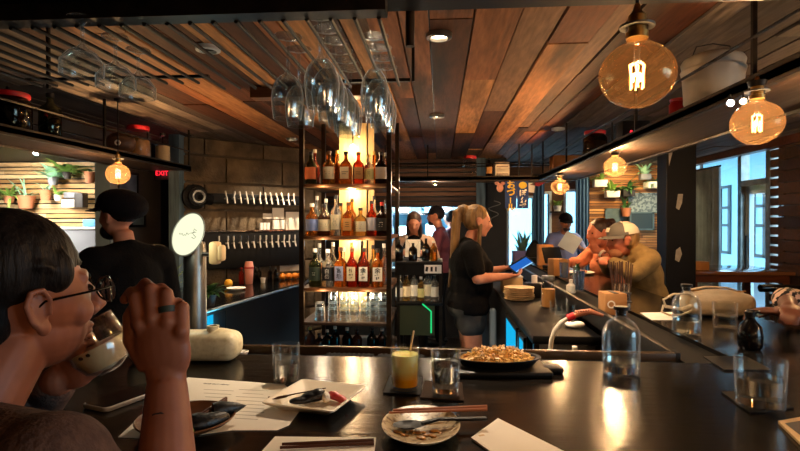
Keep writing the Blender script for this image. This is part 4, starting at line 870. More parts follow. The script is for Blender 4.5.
# ================================================================ dining side, curtains, banner
def curtain(name, label, a, c, z0, z1, m, amp=.03, waves=7):
    a = V(a); c = V(c); d = c - a; L = d.length; d.normalize(); n = V((d.y, -d.x, 0)); t = thing(name, label, 'curtain', (a.x, a.y, z0)); vs = []; fs = []; k = waves * 10
    for i in range(k + 1):
        q = i / k
        for th in (0, .006):
            for z in (0, z1 - z0):
                am = amp * (1 if z == 0 else .7); p = d * (L * q) + n * (am * math.sin(2 * PI * waves * q) + .3 * am * math.sin(5.3 * waves * q) + th); vs.append((p.x, p.y, z))
    for i in range(k):
        p = i * 4; q = p + 4; fs += [(p, q, q + 1, p + 1), (p + 2, p + 3, q + 3, q + 2), (p, p + 2, q + 2, q), (p + 1, q + 1, q + 3, p + 3)]
    fs += [(0, 1, 3, 2), (k * 4, k * 4 + 2, k * 4 + 3, k * 4 + 1)]
    MB().add(vs, fs).build('drape', m, t)
    MB().cyl(V((0, 0, z1 - z0 + .01)) - d * .03, V((d.x * (L + .03), d.y * (L + .03), z1 - z0 + .01)), .012, n=10).build('rod', 'iron_m', t)
    return t
curtain('curtain', 'tall grey curtain beside the storefront glass', (XR - .17, 7.06, 0), (XR - .17, 6.42, 0), .06, CEIL - .18, 'curtain_m', .035, 7)
curtain('curtain', 'blue grey curtain left of the timber wall', (px_x(576, 7.7), 7.74, 0), (px_x(590, 7.7), 7.74, 0), .06, 2.2, 'bluecurtain_m', .02, 4)
curtain('curtain', 'dark blue curtain to the right of the lettered banner', (px_x(532, 7.7), 7.6, 0), (px_x(543, 7.7), 7.6, 0), .9, 2.15, 'bluecurtain_m', .02, 3)
sw = thing('fabric_swag', 'navy fabric swag looped under the ceiling in front of the timber wall', 'drape', (1.9, 6.2, 2.2)); o = V(sw.location)
pts = [P(600, 168, 6.4), P(620, 164, 6.2), P(640, 158, 6.0), P(655, 148, 5.6), P(668, 134, 5.0)]
MB().tube([p - o for p in pts], [.05, .08, .09, .08, .05], 10, flat=.5).build('cloth', 'navy_m', sw); MB().tube([p - o + V((0, 0, .03)) for p in (pts[0], pts[-1])] + [V((pts[-1].x, pts[-1].y, CEIL - .01)) - o], .005, 5).build('cord', 'black_m', sw)
# banner with brush lettering
bx0, bx1_ = Xat(505, 5.56), Xat(528.5, 5.56); bz0 = YP(0 + 516, 208.5, 5.56).z
bn = thing('hanging_banner', 'navy cloth banner with yellow and white Japanese lettering', 'banner', ((bx0 + bx1_) / 2, 5.56, 1.925)); W = bx1_ - bx0; Hb = 1.925 - bz0
for k in (0, 1):
    x0 = -W / 2 + k * (W / 2 + .003); vs = []; fs = []
    for i in range(9):
        for j in range(2): vs.append((x0 + (W / 2 - .003) * j, .004 * math.sin(i * .8 + k), -Hb * i / 8))
    n = len(vs); vs += [(x, y + .003, z) for x, y, z in vs]
    for i in range(8): p = i * 2; fs += [(p, p + 2, p + 3, p + 1), (n + p, n + p + 1, n + p + 3, n + p + 2), (p, n + p, n + p + 2, p + 2), (p + 1, p + 3, n + p + 3, n + p + 1)]
    MB().add(vs, fs).build('cloth', 'navy_m', bn)
g = MB()
for i, ch in enumerate('おづール'): 
    q = text_mb(ch, .088 if ch != 'ー' else .07, bold=.035)
    if ch == 'ー': q.rot(Matrix.Rotation(PI / 2, 3, 'Z'))
    q = stand(q).shift((-W / 4, -.010, -.045 - i * .078)); g.add(q.v, q.f)
g.build('yellow_lettering', 'yellow_m', bn)
MB().ell((W / 4, -.008, -.045), (.042, .003, .036)).build('yellow_roundel', 'yellow_m', bn)
g = MB()
for i, ch in enumerate('ぽんず'): q = stand(text_mb(ch, .075, bold=.03)).shift((W / 4, -.010, -.13 - i * .072)); g.add(q.v, q.f)
g.build('white_lettering', 'white_m', bn)
MB().cyl((-W / 2 - .02, .0, .004), (W / 2 + .02, 0, .004), .006, n=8).build('rod', 'board_m', bn)
for x in (-W / 2, W / 2): MB().cyl((x, 0, 0), (x, .012, .02), .003, n=6).build('tie', 'black_m', bn)
# pig ornament, pennant, chalk drawing
q = YP(500, 185, 5.56); pg = thing('ornament', 'pink ornament with two ears hanging left of the banner', 'ornament', (q.x, 5.56, q.z))
MB().ell((0, 0, -.03), (.035, .016, .045)).ell((-.03, 0, .018), (.024, .012, .018)).ell((.03, 0, .018), (.024, .012, .018)).build('body', mat('pinkorn_m', '#c08a7a', .6), pg); MB().cyl((0, 0, .0), (0, 0, 1.925 - q.z), .002, n=5).build('cord', 'black_m', pg)
q = YP(494, 211, YB); cdw = thing('chalk_drawing', 'small white swirl chalked on the dark wall', 'drawing', (q.x, YB - .002, q.z)); MB().tube([(.09 * math.sin(t * .5) * (1 - t / 40), 0, .13 - t * .011) for t in range(24)], .006, 5).build('chalk_line', mat('chalkline_m', '#6a6c6c', .9), cdw)
q = YP(537, 181, 5.9); fl = thing('pennant', 'red and white pennant right of the banner', 'pennant', (q.x, 5.9, q.z)); MB().prism([(-.08, -.04), (.10, .045), (.10, -.01), (.02, -.06)], 0, .004).rot(rx(PI / 2)).build('red_cloth', 'pinkred_m', fl); MB().prism([(-.10, -.02), (-.02, -.02), (-.03, -.13), (-.10, -.12)], 0, .004).rot(rx(PI / 2)).build('white_cloth', 'white_m', fl); MB().cyl((0.05, 0, .02), (.05, 0, 1.93 - q.z + .02), .003, n=5).build('cord', 'black_m', fl)
for px, py, lb in ((790, 152, 'upper'), (793, 199, 'lower')):
    Y = 4.95; z = P(px, py, 5.2).z; t = thing('red_pennant', f'{lb} dark red pennant on the dark boarded right wall', 'pennant', (XR - .062, Y, z))
    MB().prism([(-.17, .05), (.17, .05), (.16, -.08), (-.17, -.03)], 0, .006).rot(rx(PI / 2)).rot(rz(-PI / 2)).build('cloth', 'pinkred_m', t); MB().tube([(0, -.18, .05), (0, .18, .05)], .004, 5).build('cord', 'black_m', t)
picture('framed_print', 'tan framed print on the dark boarded right wall', (XR - .056, 4.9, P(788, 240, 5.1).z), .26, .17, rz(-PI / 2), 'tan_m', 'printgrey_m')
# tables and chair on the right
tb = thing('high_table', 'high reddish wood table in front of the storefront window', 'table', (2.72, 5.36, 0))
MB().rbox((0, 0, 1.035), (.92, .72, .035), .006).build('table_top', mat('tabletop_m', '#7a5238', .14, col2='#6a462f', nscale=4, stretch=(1, 6, 1), coat=.5), tb); MB().bb((-.42, -.33, .95), (.42, -.30, 1.016)).build('apron', 'redwood_m', tb); MB().bb((-.42, .30, .95), (.42, .33, 1.016)).build('apron', 'redwood_m', tb)
for x in (-.40, .40):
    for y in (-.30, .30): MB().bb((x - .028, y - .028, 0), (x + .028, y + .028, 1.016)).build('leg', 'redwood_m', tb)
q = G(702, 267, 1.0525); bx = thing('condiment_box', 'small tan box on the left end of the high table', 'box', (2.40, 5.14, 1.0537)); MB().rbox((0, 0, .04), (.15, .12, .08), .004).build('box', 'kraft_m', bx)
for i in range(2): bottle((2.36 + i * .07, 5.33, 1.0537), .2, .026, 'liq_clear', None, 'cap_white', f'{"left" if i == 0 else "right"} clear bottle behind the tan box on the high table')
tb = thing('table', 'dark dining table against the timber wall behind the capped man', 'table', (2.6, 7.35, 0)); MB().rbox((0, 0, .74), (.9, .6, .03), .006).build('table_top', 'redwood_m', tb)
for x in (-.4, .4):
    for y in (-.25, .25): MB().bb((x - .025, y - .025, 0), (x + .025, y + .025, .725)).build('leg', 'redwood_m', tb)
ch = thing('bar_chair', 'black bar chair with a thin curved back rail behind the tan handbag', 'chair', (1.80, 2.85, 0))
MB().rbox((0, 0, .74), (.40, .40, .04), .015).build('seat', 'black_m', ch)
for x in (-.17, .17):
    for y in (-.17, .17): MB().cyl((x * 1.15, y * 1.15, 0), (x, y, .72), .014, n=10).build('leg', 'iron_m', ch)
arc = [(.21 * math.cos(a), .22 * math.sin(a), 1.135 + .004 * math.cos(a)) for a in [math.radians(-100 + i * 10) for i in range(21)]]
MB().tube(arc, .022, 10).build('back_rail', 'blackgloss_m', ch)
for a in (-80, -27, 27, 80): A = math.radians(a); MB().cyl((.17 * math.cos(A), .17 * math.sin(A), .75), (.21 * math.cos(A), .22 * math.sin(A), 1.13), .009, n=8).build('back_spindle', 'iron_m', ch)
ch = thing('chair', 'black chair in front of the back window with the coat on it', 'chair', (px_x(539, 6.9), 6.95, 0)); MB().rbox((0, 0, .45), (.42, .42, .05), .015).build('seat', 'black_m', ch)
for x in (-.18, .18):
    for y in (-.18, .18): MB().bb((x - .018, y - .018, 0), (x + .018, y + .018, .43)).build('leg', 'black_m', ch)
MB().rbox((0, .2, .75), (.40, .04, .56), .02).build('backrest', 'black_m', ch)
cj = thing('jacket', 'black jacket hung over the chair in front of the back window', 'jacket', (px_x(539, 6.9), 7.16, .9)); MB().ell((0, .06, .12), (.13, .05, .22)).ell((-.09, .06, .0), (.05, .05, .16)).ell((.09, .06, .0), (.05, .05, .16)).ell((0, .06, .30), (.06, .045, .07)).fuse('cloth', 'black_m', cj, .02, 6)
# kitchen shelves and equipment seen through the pass
ks = thing('kitchen_shelf', 'steel kitchen shelf with white tubs beyond the pass', 'shelf', (-.3, 8.8, 0))
for z in (1.2, 1.62, 1.95): MB().bb((-.75, -.18, z), (.85, .18, z + .03)).build('shelf_board', 'chrome_m', ks)
for x in (-.73, .83): MB().bb((x - .015, -.17, 0), (x + .015, .17, 2.1)).build('post', 'steel_m', ks)
r = random.Random(3)
for z, nm in ((1.231, 'lower'), (1.651, 'upper')):
    for i in range(6):
        w_ = r.uniform(.08, .10); hh = r.uniform(.10, .26); tag(MB().rbox((0, 0, hh / 2), (w_ * 2, .2, hh), .012).build('tub', ('white_m', 'potgrey_m', 'bluebox_m', 'white_m', 'kitchen_m', 'steel_m')[(i * 5 + int(z)) % 6], None, (-.86 + i * .235, 8.8, z)), f'kitchen tub on the {nm} steel shelf beyond the pass, {ORD[i]} from the left', 'tub', 'kitchen tubs')
# ================================================================ things on the bar
def glass_of(px, py, r0, r1, h, label, fill=None, fh=.6, z=CT, name='water_glass', base=.008, cat='glass', loc=None):
    q = V(loc) if loc else G(px, py, z); t = thing(name, label, cat, (q.x, q.y, z + .0012)); tt = .0022
    MB().lathe([(.0001, 0), (r0 * .95, 0), (r0, .003), (r1, h), (r1 - tt * .5, h + .001), (r1 - tt, h), (r0 - tt * .8, base), (.0001, base)], n=32).build('glass_wall', 'glass_m', t)
    if fill:
        a = r0 - tt - .0004; c = r0 + (r1 - r0) * fh - tt - .0006; MB().lathe([(.0001, base + .0006), (a, base + .0006), (c, h * fh), (.0001, h * fh)], n=32).build('drink', fill, t)
    return t
m, nt, out = newmat('cocktail_m'); b_ = nt.nodes.new('ShaderNodeBsdfPrincipled'); nt.links.new(b_.outputs[0], out.inputs[0]); tc = nt.nodes.new('ShaderNodeTexCoord'); sp = nt.nodes.new('ShaderNodeSeparateXYZ'); nt.links.new(tc.outputs['Object'], sp.inputs[0]); rp = nt.nodes.new('ShaderNodeValToRGB'); mr = nt.nodes.new('ShaderNodeMapRange'); mr.inputs[2].default_value = .08; nt.links.new(sp.outputs[2], mr.inputs[0]); nt.links.new(mr.outputs[0], rp.inputs[0]); rp.color_ramp.elements[0].color = H('#ffae00'); rp.color_ramp.elements[0].position = .3; rp.color_ramp.elements[1].color = H('#ffee9a'); rp.color_ramp.elements[1].position = .6; nt.links.new(rp.outputs[0], b_.inputs['Base Color']); b_.inputs['Roughness'].default_value = .2; b_.inputs['Subsurface Weight'].default_value = .3; b_.inputs['Subsurface Radius'].default_value = (.03, .02, .01)
def flat(name, label, cat, pix, m, t=.0012, z=CT, lift=.0011, parent=None):
    vs = [G(x, y, z) for x, y in pix]; c = sum(vs, V()) / len(vs); c.z = z + lift
    o = MB().prism([(v.x - c.x, v.y - c.y) for v in vs], 0, t).build(name, m, parent, c)
    return tag(o, label, cat) if label else o
flat('coaster', 'black square coaster under the yellow cocktail', 'coaster', [(383, 394), (390, 377), (423, 378), (420, 396)], 'rubber_m', .003)
flat('coaster', 'brown coaster under the middle water glass', 'coaster', [(420, 399), (425, 382), (462, 384), (464, 402)], mat('coasterbrown_m', '#2e2016', .9, spec=.1), .003)
flat('coaster', 'black square coaster under the lowball glass at right', 'coaster', [(721, 393), (752, 392), (794, 409), (750, 414)], 'rubber_m', .003)
glass_of(405, 388.5, .033, .036, .101, 'short glass of yellow layered cocktail with a wooden stick', 'cocktail_m', .85, CT + .0042, 'cocktail')
st = thing('stir_stick', 'pale wooden stick standing in the yellow cocktail', 'stick', G(404, 388, CT) + V((.004, .01, .0142))); MB().tube([(0, 0, 0), (.008, .0, .06), (.020, .004, .128)], [.004, .0045, .005], 8, flat=.5).build('stick', 'tan_m', st)
glass_of(445.5, 395, .032, .036, .107, 'tall water glass in the middle of the bar beside the noodles', 'water_m', .68, CT + .0042)
glass_of(286, 382, .032, .036, .098, 'water glass behind the white square plate', 'water_m', .5)
glass_of(760, 407, .048, .052, .108, 'lowball glass of water near the right corner of the bar', 'water_m', .6, CT + .0042)
glass_of(725, 328, .041, .045, .100, 'water glass beside the black soy bottle', 'water_m', .5)
# big carafes
def carafe(px, py, label, fh):
    q = G(px, py, CT); t = thing('water_bottle', label, 'bottle', (q.x, q.y, CT + .0012)); R = .049; h = .176
    prof = [(.0001, 0), (R * .95, 0), (R, .006), (R, .108), (R * .96, .122), (R * .78, .140), (R * .45, .152), (.016, .158), (.0145, .168), (.0165, .170), (.0165, h)]
    MB().lathe(prof + [(.0135, h), (.0135, .156), (R * .42, .149), (R * .75, .137), (R * .93, .120), (R - .0025, .107), (R - .0025, .009), (.0001, .009)], n=40).build('glass_wall', 'glass_m', t)
    MB().lathe([(.0001, .0098), (R - .0032, .0098), (R - .0032, .108 * fh), (.0001, .108 * fh)], n=36).build('water', 'water_m', t)
    MB().lathe([(.0001, h - .014), (.0125, h - .014), (.0128, h), (.020, h + .001), (.020, h + .010), (.0001, h + .011)], n=20).build('stopper', 'black_m', t); return t
carafe(621, 374, 'big clear glass water bottle on the front bar at right of centre', .35)
carafe(686.5, 334, 'clear glass water bottle standing in front of the tan handbag', .5)
sb = thing('soy_bottle', 'black round soy sauce bottle on the right arm of the bar', 'bottle', tuple(G(750, 349, CT) + V((0, 0, .0012))))
MB().lathe([(.0001, 0), (.030, 0), (.036, .010), (.038, .045), (.033, .075), (.016, .095), (.012, .105), (.0001, .105)], n=28).build('body', 'blackgloss_m', sb); MB().lathe([(.0001, .104), (.015, .104), (.016, .122), (.009, .130), (.0001, .130)], n=20).build('cap', 'black_m', sb); MB().tube([(.010, 0, .116), (.024, 0, .124), (.03, 0, .122)], [.006, .005, .004], 8).build('spout', 'black_m', sb)
# sizzling noodle plate
q = G(499, 371, CT); ul = tag(MB().rbox((0, 0, .008), (.265, .150, .016), .006).add(*(lambda m: (m.v, m.f))(MB().rbox((.145, -.01, .008), (.06, .05, .016), .006))).build('serving_board', 'black_m', None, (q.x, q.y, CT + .0012), .08), 'black wooden board under the sizzling noodles', 'board')
pl = thing('iron_plate', 'oval black iron plate of noodles on the front bar', 'plate', (q.x - .005, q.y + .004, CT + .0184), .08)
MB().lathe([(.0001, 0), (.85, 0), (1, .018), (1.04, .020), (1.04, .023), (.96, .022), (.82, .005), (.0001, .005)], n=40).rot(Matrix.Diagonal((.118, .068, 1))).build('plate', 'black_m', pl)
b = MB(); r = random.Random(5)
for i in range(150):
    a = r.uniform(0, 2 * PI); rr = math.sqrt(r.random()) * .88; x, y = .108 * rr * math.cos(a), .058 * rr * math.sin(a); z = .010 + .034 * (1 - rr * rr) * r.uniform(.4, 1); an = r.uniform(0, PI); l = r.uniform(.015, .035); p = []
    for k in range(5): s = k / 4 - .5; p.append((x + math.cos(an) * l * s + .004 * math.sin(k * 2 + i), y + math.sin(an) * l * s * .8, z + .006 * math.cos(s * 4) + .002 * math.sin(k * 3 + i)))
    b.tube(p, r.uniform(.0018, .0030), 6)
b.ell((0, 0, .012), (.105, .055, .016)); ndl = b.build('noodles', mat('noodle_m', '#ecc878', .45, col2='#cc9448', nscale=60), pl); ndl['kind'] = 'stuff'
b = MB()
for i in range(40):
    a = r.uniform(0, 2 * PI); rr = math.sqrt(r.random()) * .8; b.box((.1 * rr * math.cos(a), .052 * rr * math.sin(a), .024 + .026 * (1 - rr * rr)), (.012, .007, .003), Euler((r.uniform(-1, 1), r.uniform(-1, 1), r.uniform(0, 6))).to_matrix())
fk = b.build('toppings', mat('bonito_m', '#e4c498', .6), pl); fk['kind'] = 'stuff'
# square plate
def loft(polys):   # list of (poly2d, z)
    n = len(polys[0][0]); vs = [(x, y, z) for p, z in polys for x, y in p]; fs = []
    for k in range(len(polys) - 1):
        for i in range(n): fs.append((k * n + i, k * n + (i + 1) % n, (k + 1) * n + (i + 1) % n, (k + 1) * n + i))
    fs.append(tuple(range(n))[::-1]); fs.append(tuple((len(polys) - 1) * n + i for i in range(n))); return MB().add(vs, fs)
def rsq(w, h, rad, n=5):
    p = []
    for cx_, cy_, a0 in ((w - rad, h - rad, 0), (-w + rad, h - rad, 90), (-w + rad, -h + rad, 180), (w - rad, -h + rad, 270)):
        for i in range(n + 1): a = math.radians(a0 + 90 * i / n); p.append((cx_ + rad * math.cos(a), cy_ + rad * math.sin(a)))
    return p
q = (G(266, 405, CT + .02) + G(294, 381, CT + .02) + G(361, 386, CT + .02) + G(344, 415, CT + .02)) / 4; e1 = G(344, 415, CT + .02) - G(266, 405, CT + .02); sqa = math.atan2(e1.y, e1.x)
sp_ = thing('square_plate', 'white square plate with a rice ball and fork in front of the water glass', 'plate', (q.x, q.y, CT + .003), sqa)
loft([(rsq(.060, .064, .008), 0), (rsq(.088, .092, .010), .019), (rsq(.088, .092, .010), .022), (rsq(.082, .086, .010), .0215), (rsq(.064, .068, .010), .006)]).build('dish', mat('plate_m', '#e8ddc8', .25), sp_)
def on_plate(px, py, dz): return G(px, py, CT + dz)
on = on_plate(314, 402, .012); t = thing('rice_ball', 'dark seaweed wrapped rice ball on the white square plate', 'food', (on.x, on.y, CT + .0105), .3)
MB().ell((-.026, -.004, .009), (.032, .014, .008), rz(.1)).ell((-.004, .004, .013), (.026, .018, .012)).ell((.010, .006, .016), (.018, .018, .014)).fuse('nori', mat('nori_m', '#06080b', .4, bump=.15, bscale=120), t, .003, 2)
MB().ell((.026, -.004, .012), (.010, .017, .012)).build('rice', mat('rice_m', '#e8dcc8', .6, bump=.5, bscale=250), t)
on = on_plate(336, 401, .012); t = tag(MB().ell((-.006, .006, .012), (.020, .012, .010), rz(-.7)).ell((.006, -.002, .010), (.022, .012, .008), rz(-.6)).ell((.016, -.010, .007), (.018, .010, .006), rz(-.5)).fuse('fish_slice', mat('fish_m', '#b0242e', .3, col2='#d05a50', nscale=40), None, .003, 2, (on.x, on.y, CT + .0105)), 'red pickled fish slices beside the seaweed rice ball', 'food')
fo = on_plate(286, 398, .02); f1 = on_plate(309, 399, .014); d = f1 - fo
t = thing('fork', 'small steel fork resting on the white square plate', 'fork', (fo.x, fo.y, CT + .024), math.atan2(d.y, d.x))
MB().tube([(.0, 0, .0), (.02, 0, .004), (.09, 0, .012)], [.006, .003, .0035], 8, flat=.4).build('handle', 'chrome_m', t)
for k in range(4): MB().tube([(.002, (k - 1.5) * .0042, 0), (-.02, (k - 1.5) * .0048, -.003), (-.04, (k - 1.5) * .0048, -.001)], [.0014, .0012, .0008], 6).build('tine', 'chrome_m', t)
# paper menu and napkins
mn = flat('paper_menu', 'white printed paper menu under the square plate and forearm', 'menu', [(118, 438), (150, 408), (188, 378), (284, 385), (305, 404), (289, 426), (277, 431), (232, 431), (170, 440)], 'paper_m', .0008)
def on_top(parent, px, py, w, h, a, m, nm, z=CT, lift=.0021):
    q = G(px, py, z); o = parent.location; return MB().box((q.x - o.x, q.y - o.y, z + lift - o.z), (w, h, .0004), rz(a)).build(nm, m, parent)
e = G(225, 385, CT) - G(205, 384, CT); ang = math.atan2(e.y, e.x)
g = text_mb('TAKE OUT MENU', .009, .0002); g.rot(rz(ang)); q = G(216, 385, CT); o = mn.location; g.shift((q.x - o.x, q.y - o.y, .0011)); g.build('heading', 'ink_m', mn)
b = MB(); r = random.Random(8)
for col, (c0, c1) in enumerate(((203, 236), (240, 268))):
    for k in range(9):
        q = G(c0 + (c1 - c0) * .5 - k * .8, 391 + k * 3.6, CT); b.box((q.x - o.x + r.uniform(-.004, .004), q.y - o.y, .0010), (r.uniform(.05, .08), .0016, .0003), rz(ang))
b.build('printed_lines', mat('faint_m', '#a59c8e', .9), mn)
nk = flat('napkin', 'white paper napkin at the bottom edge holding brown chopsticks', 'napkin', [(275, 438), (376, 439), (374, 457), (258, 457)], 'paper_m', .002)
for i, (a, c) in enumerate((((282, 448), (374, 444)), ((280, 451.5), (374, 447)))):
    q0, q1 = G(*a, CT), G(*c, CT); cst = MB().tube([(0, 0, 0), q1 - q0], [.0028, .0038], 8).build('chopstick', mat('darkstick_m', '#4a2616', .3), None, (q0.x, q0.y, CT + .0073)); tag(cst, ('rear' if i == 0 else 'front') + ' dark chopstick lying on the napkin at the bottom edge', 'chopstick', 'dark chopsticks on the napkin')
nk = flat('napkin', 'folded white napkin at the bottom edge right of the speckled plate', 'napkin', [(498, 420.5), (471, 440), (512, 470), (572, 458)], 'paper_m', .004)
on_top(nk, 481.5, 438, .012, .006, .5, 'tan_m', 'printed_mark', lift=.0052)
flat('paper_slip', 'white paper slip by the water bottle on the right arm', 'paper', [(640, 313), (672, 312.5), (681, 320), (652, 320.5)], 'paper_m', .001)
# speckled plate with spoon, chopsticks
q = G(421, 433, CT); t = thing('speckled_plate', 'round speckled plate with sauce remains at the bottom middle', 'plate', (q.x, q.y, CT + .0012))
MB().lathe([(.0001, 0), (.045, 0), (.060, .006), (.077, .018), (.078, .020), (.075, .0205), (.058, .009), (.0001, .005)], n=48, sy=1.32).build('dish', mat('speck_m', '#b4a07a', .35, col2='#6e5230', nscale=70, mixlo=.5, mixhi=.62), t)
b = MB(); r = random.Random(6)
for i in range(26): a = r.uniform(2.4, 6.0); rr = r.uniform(.02, .055); b.ell((rr * math.cos(a), rr * math.sin(a), .008 + max(0, rr - .045) * .35), (r.uniform(.003, .009), r.uniform(.003, .007), .002), n=8)
s_ = b.build('sauce', mat('sauce_m', '#8a5420', .3, col2='#c08a3c', nscale=50), t); s_['kind'] = 'stuff'
a, c = G(409, 429, CT + .01), G(486, 420, CT + .02); d = c - a
sp_ = thing('spoon', 'black spoon lying across the round speckled plate', 'spoon', (a.x, a.y, CT + .013), math.atan2(d.y, d.x))
MB().lathe([(.0001, 0), (.6, .001), (1, .006), (1.02, .0068), (.95, .007), (.6, .0025), (.0001, .0016)], n=24).rot(Matrix.Diagonal((.032, .021, 1))).build('bowl', 'black_m', sp_); MB().tube([(.026, 0, .0065), (.06, 0, .014), (.10, 0, .012), (d.length, 0, .010)], [.007, .006, .007, .0075], 8, flat=.5).build('handle', 'black_m', sp_)
for i, (a, c) in enumerate((((393, 410), (487, 406.5)), ((389, 412.5), (487, 409.2)))):
    q0, q1 = G(*a, CT + .0275), G(*c, CT + .0275); tag(MB().tube([(0, 0, 0), q1 - q0], [.0024, .0038], 8).build('chopstick', mat('stick_m', '#9a5228', .35), None, (q0.x, q0.y, CT + .0275)), ('rear' if i == 0 else 'front') + ' orange-brown chopstick lying behind the round speckled plate', 'chopstick', 'chopsticks behind the speckled plate')
# dark plate lower left
q = G(186, 430, CT); t = thing('dark_plate', 'dark brown round plate of black seaweed rolls by the forearm', 'plate', (q.x, q.y, CT + .0025))
MB().lathe([(.0001, 0), (.05, 0), (.090, .018), (.096, .024), (.094, .026), (.086, .020), (.05, .005), (.0001, .005)], n=44).build('dish', mat('brownplate_m', '#4a2c1a', .3, col2='#6a4428', nscale=14), t)
for i, (px, py, a) in enumerate(((209, 427, .9), (222, 416, .6))):
    c = G(px, py, CT + .02); f_ = thing('seaweed_roll', ('nearer' if i == 0 else 'farther, pointed') + ' black seaweed roll on the dark brown plate', 'food', (c.x, c.y, CT + (.014 if i == 0 else .017)), a)
    if i == 0: MB().ell((0, 0, .017), (.045, .018, .016)).ell((-.02, .01, .020), (.026, .018, .016)).fuse('nori', 'nori_m', f_, .003, 1); MB().ell((-.045, -.004, .012), (.012, .012, .01)).build('filling', 'limeleaf_m', f_)
    else: MB().lathe([(.0001, -.02), (.016, -.018), (.018, .0), (.010, .03), (.0001, .05)], n=14, R=ry(PI / 2)).shift((0, 0, .016)).build('nori', 'nori_m', f_)
for i in range(2):
    a = G(191, 426 - i * 3, CT + .03); c = G(226, 403 - i * 2, CT + .03); tag(MB().tube([(0, 0, 0), (c - a)], [.0026, .0036], 8).build('chopstick', 'darkstick_m', None, (a.x, a.y, CT + .036)), ('right' if i == 0 else 'left') + ' chopstick resting on the dark brown plate', 'chopstick', 'chopsticks on the dark plate')
# phone, cards
q0, q1 = G(97, 408, CT), G(160, 386, CT); d = q1 - q0
t = thing('phone', 'black phone in a pale edged case lying on the bar left of the forearm', 'phone', tuple(G(126, 399.5, CT) + V((0, 0, .0012))), math.atan2(d.y, d.x)); loft([(rsq(.082, .039, .012), 0), (rsq(.084, .041, .012), .003), (rsq(.084, .041, .012), .0085), (rsq(.0825, .0395, .012), .010)]).build('case', mat('case_m', '#8f8478', .4), t); loft([(rsq(.080, .037, .011), .0102), (rsq(.080, .037, .011), .0110)]).build('screen', 'blackgloss_m', t)
flat('menu_board', 'black menu card on the bar corner behind the lowball glass', 'menu', [(703, 357.5), (745, 357), (772, 371), (724, 371)], 'black_m', .003)
t = flat('tablet_case', 'tan edged black folder at the right edge of the bar', 'folder', [(778, 424), (802, 420), (830, 441), (800, 446)], 'tan_m', .006)
b = MB(); c = t.location; vs = [G(x, y, CT) for x, y in [(785, 427), (803, 424), (822, 439), (803, 441)]]; b.prism([(v.x - c.x, v.y - c.y) for v in vs], .0062, .0068).build('cover', 'black_m', t)
# handbag on the right arm
hb = thing('handbag', 'tan leather handbag with loop handles lying on the right arm of the bar', 'bag', (1.235, 2.47, CT + .0012), math.radians(-4))
MB().rbox((.0, 0, .052), (.29, .13, .102), .03).ell((0, 0, .075), (.135, .05, .045)).fuse('body', 'leather_m', hb, .008, 5)
MB().tube([(-.13, -.05, .10), (-.20, -.055, .10), (-.245, -.06, .075), (-.235, -.06, .045), (-.17, -.065, .035), (-.13, -.06, .05)], .008, 8, flat=.6).build('handle', 'leather_m', hb)
MB().tube([(-.24, -.05, .050), (-.25, -.055, .02), (-.22, -.06, .008), (-.17, -.065, .010), (-.13, -.065, .03)], .008, 8, flat=.6).build('handle', 'leather_m', hb)
MB().tube([(-.13, .02, .105), (-.04, .02, .125), (.05, .02, .122), (.12, .03, .10)], .009, 8, flat=.6).build('handle', 'leather_m', hb)
MB().bb((-.12, -.004, .1095), (.12, .004, .114)).build('zip', 'brass_m', hb)
# cream jug lying behind the hand
q = G(178, 364, CT); t = thing('stoneware_flask', 'cream speckled stoneware flask lying on the bar behind the raised hand', 'flask', (q.x, q.y + .05, CT + .0012), .06)
MB().rbox((0, 0, .044), (.335, .11, .087), .034, seg=4).ell((.10, 0, .05), (.07, .06, .046)).fuse('body', 'stone_m', t, .006, 6)
MB().lathe([(.012, 0), (.019, 0), (.017, .010), (.019, .016), (.012, .016)], n=20, c=(.085, -.005, .088)).build('neck', 'stone_m', t)
q = G(244, 350, CT); tag(MB().lathe([(.0001, 0), (.012, 0), (.020, .016), (.018, .017), (.010, .004), (.0001, .004)], n=20).build('dish', 'white_m', None, (q.x, 1.68, 1.0632)), 'tiny white dish in the drip rail behind the flask', 'dish')
# box and steel chopstick holder
t = thing('tissue_box', 'small tan cardboard box on the bar beside the chopstick holder', 'box', (.815, 2.58, 1.0672)); MB().rbox((0, 0, .05), (.10, .11, .10), .004).build('carton', 'kraft_m', t); MB().bb((-.01, -.055, .1002), (.012, .055, .102)).build('slot', 'black_m', t)
g = text_mb('~', .04); MB().lathe([(.012, 0), (.018, 0), (.018, .001), (.012, .001)], n=20, R=rx(PI / 2), c=(-.022, -.0555, .05)).build('printed_ring', 'cream_paper_m', t)
hx, hy = .953, 2.87
t = thing('chopstick_holder', 'steel holder of four tubes full of chopsticks behind the big water bottle', 'holder', (hx, hy, CT + .0012))
for i in range(4): MB().lathe([(.0001, 0), (.010, 0), (.010, .095), (.0088, .095), (.0088, .003), (.0001, .003)], n=16, c=(-.036 + i * .024, 0, 0)).build('tube', 'chrome_m', t)
MB().bb((-.05, -.013, .0), (.05, .013, .0028)).bb((-.048, -.012, .04), (.048, -.0102, .05)).build('bracket', 'steel_m', t)
r = random.Random(12)
for i in range(4):
    for k in range(4):
        bx_, by_ = hx - .036 + i * .024 + (k % 2 - .5) * .006, hy + (k // 2 - .5) * .006
        tag(MB().tube([(0, 0, 0), ((i - 1.5) * .006 + (k % 2 - .5) * .014 + r.uniform(-.004, .004), (k // 2 - .5) * .010, .205 + r.uniform(-.014, .008))], [.0018, .0034], 7).build('chopstick', mat('holderstick_m', '#54382a', .6), None, (bx_, by_, CT + .0046)), 'brown wooden chopstick standing in the steel holder', 'chopstick', 'chopsticks in the steel holder')
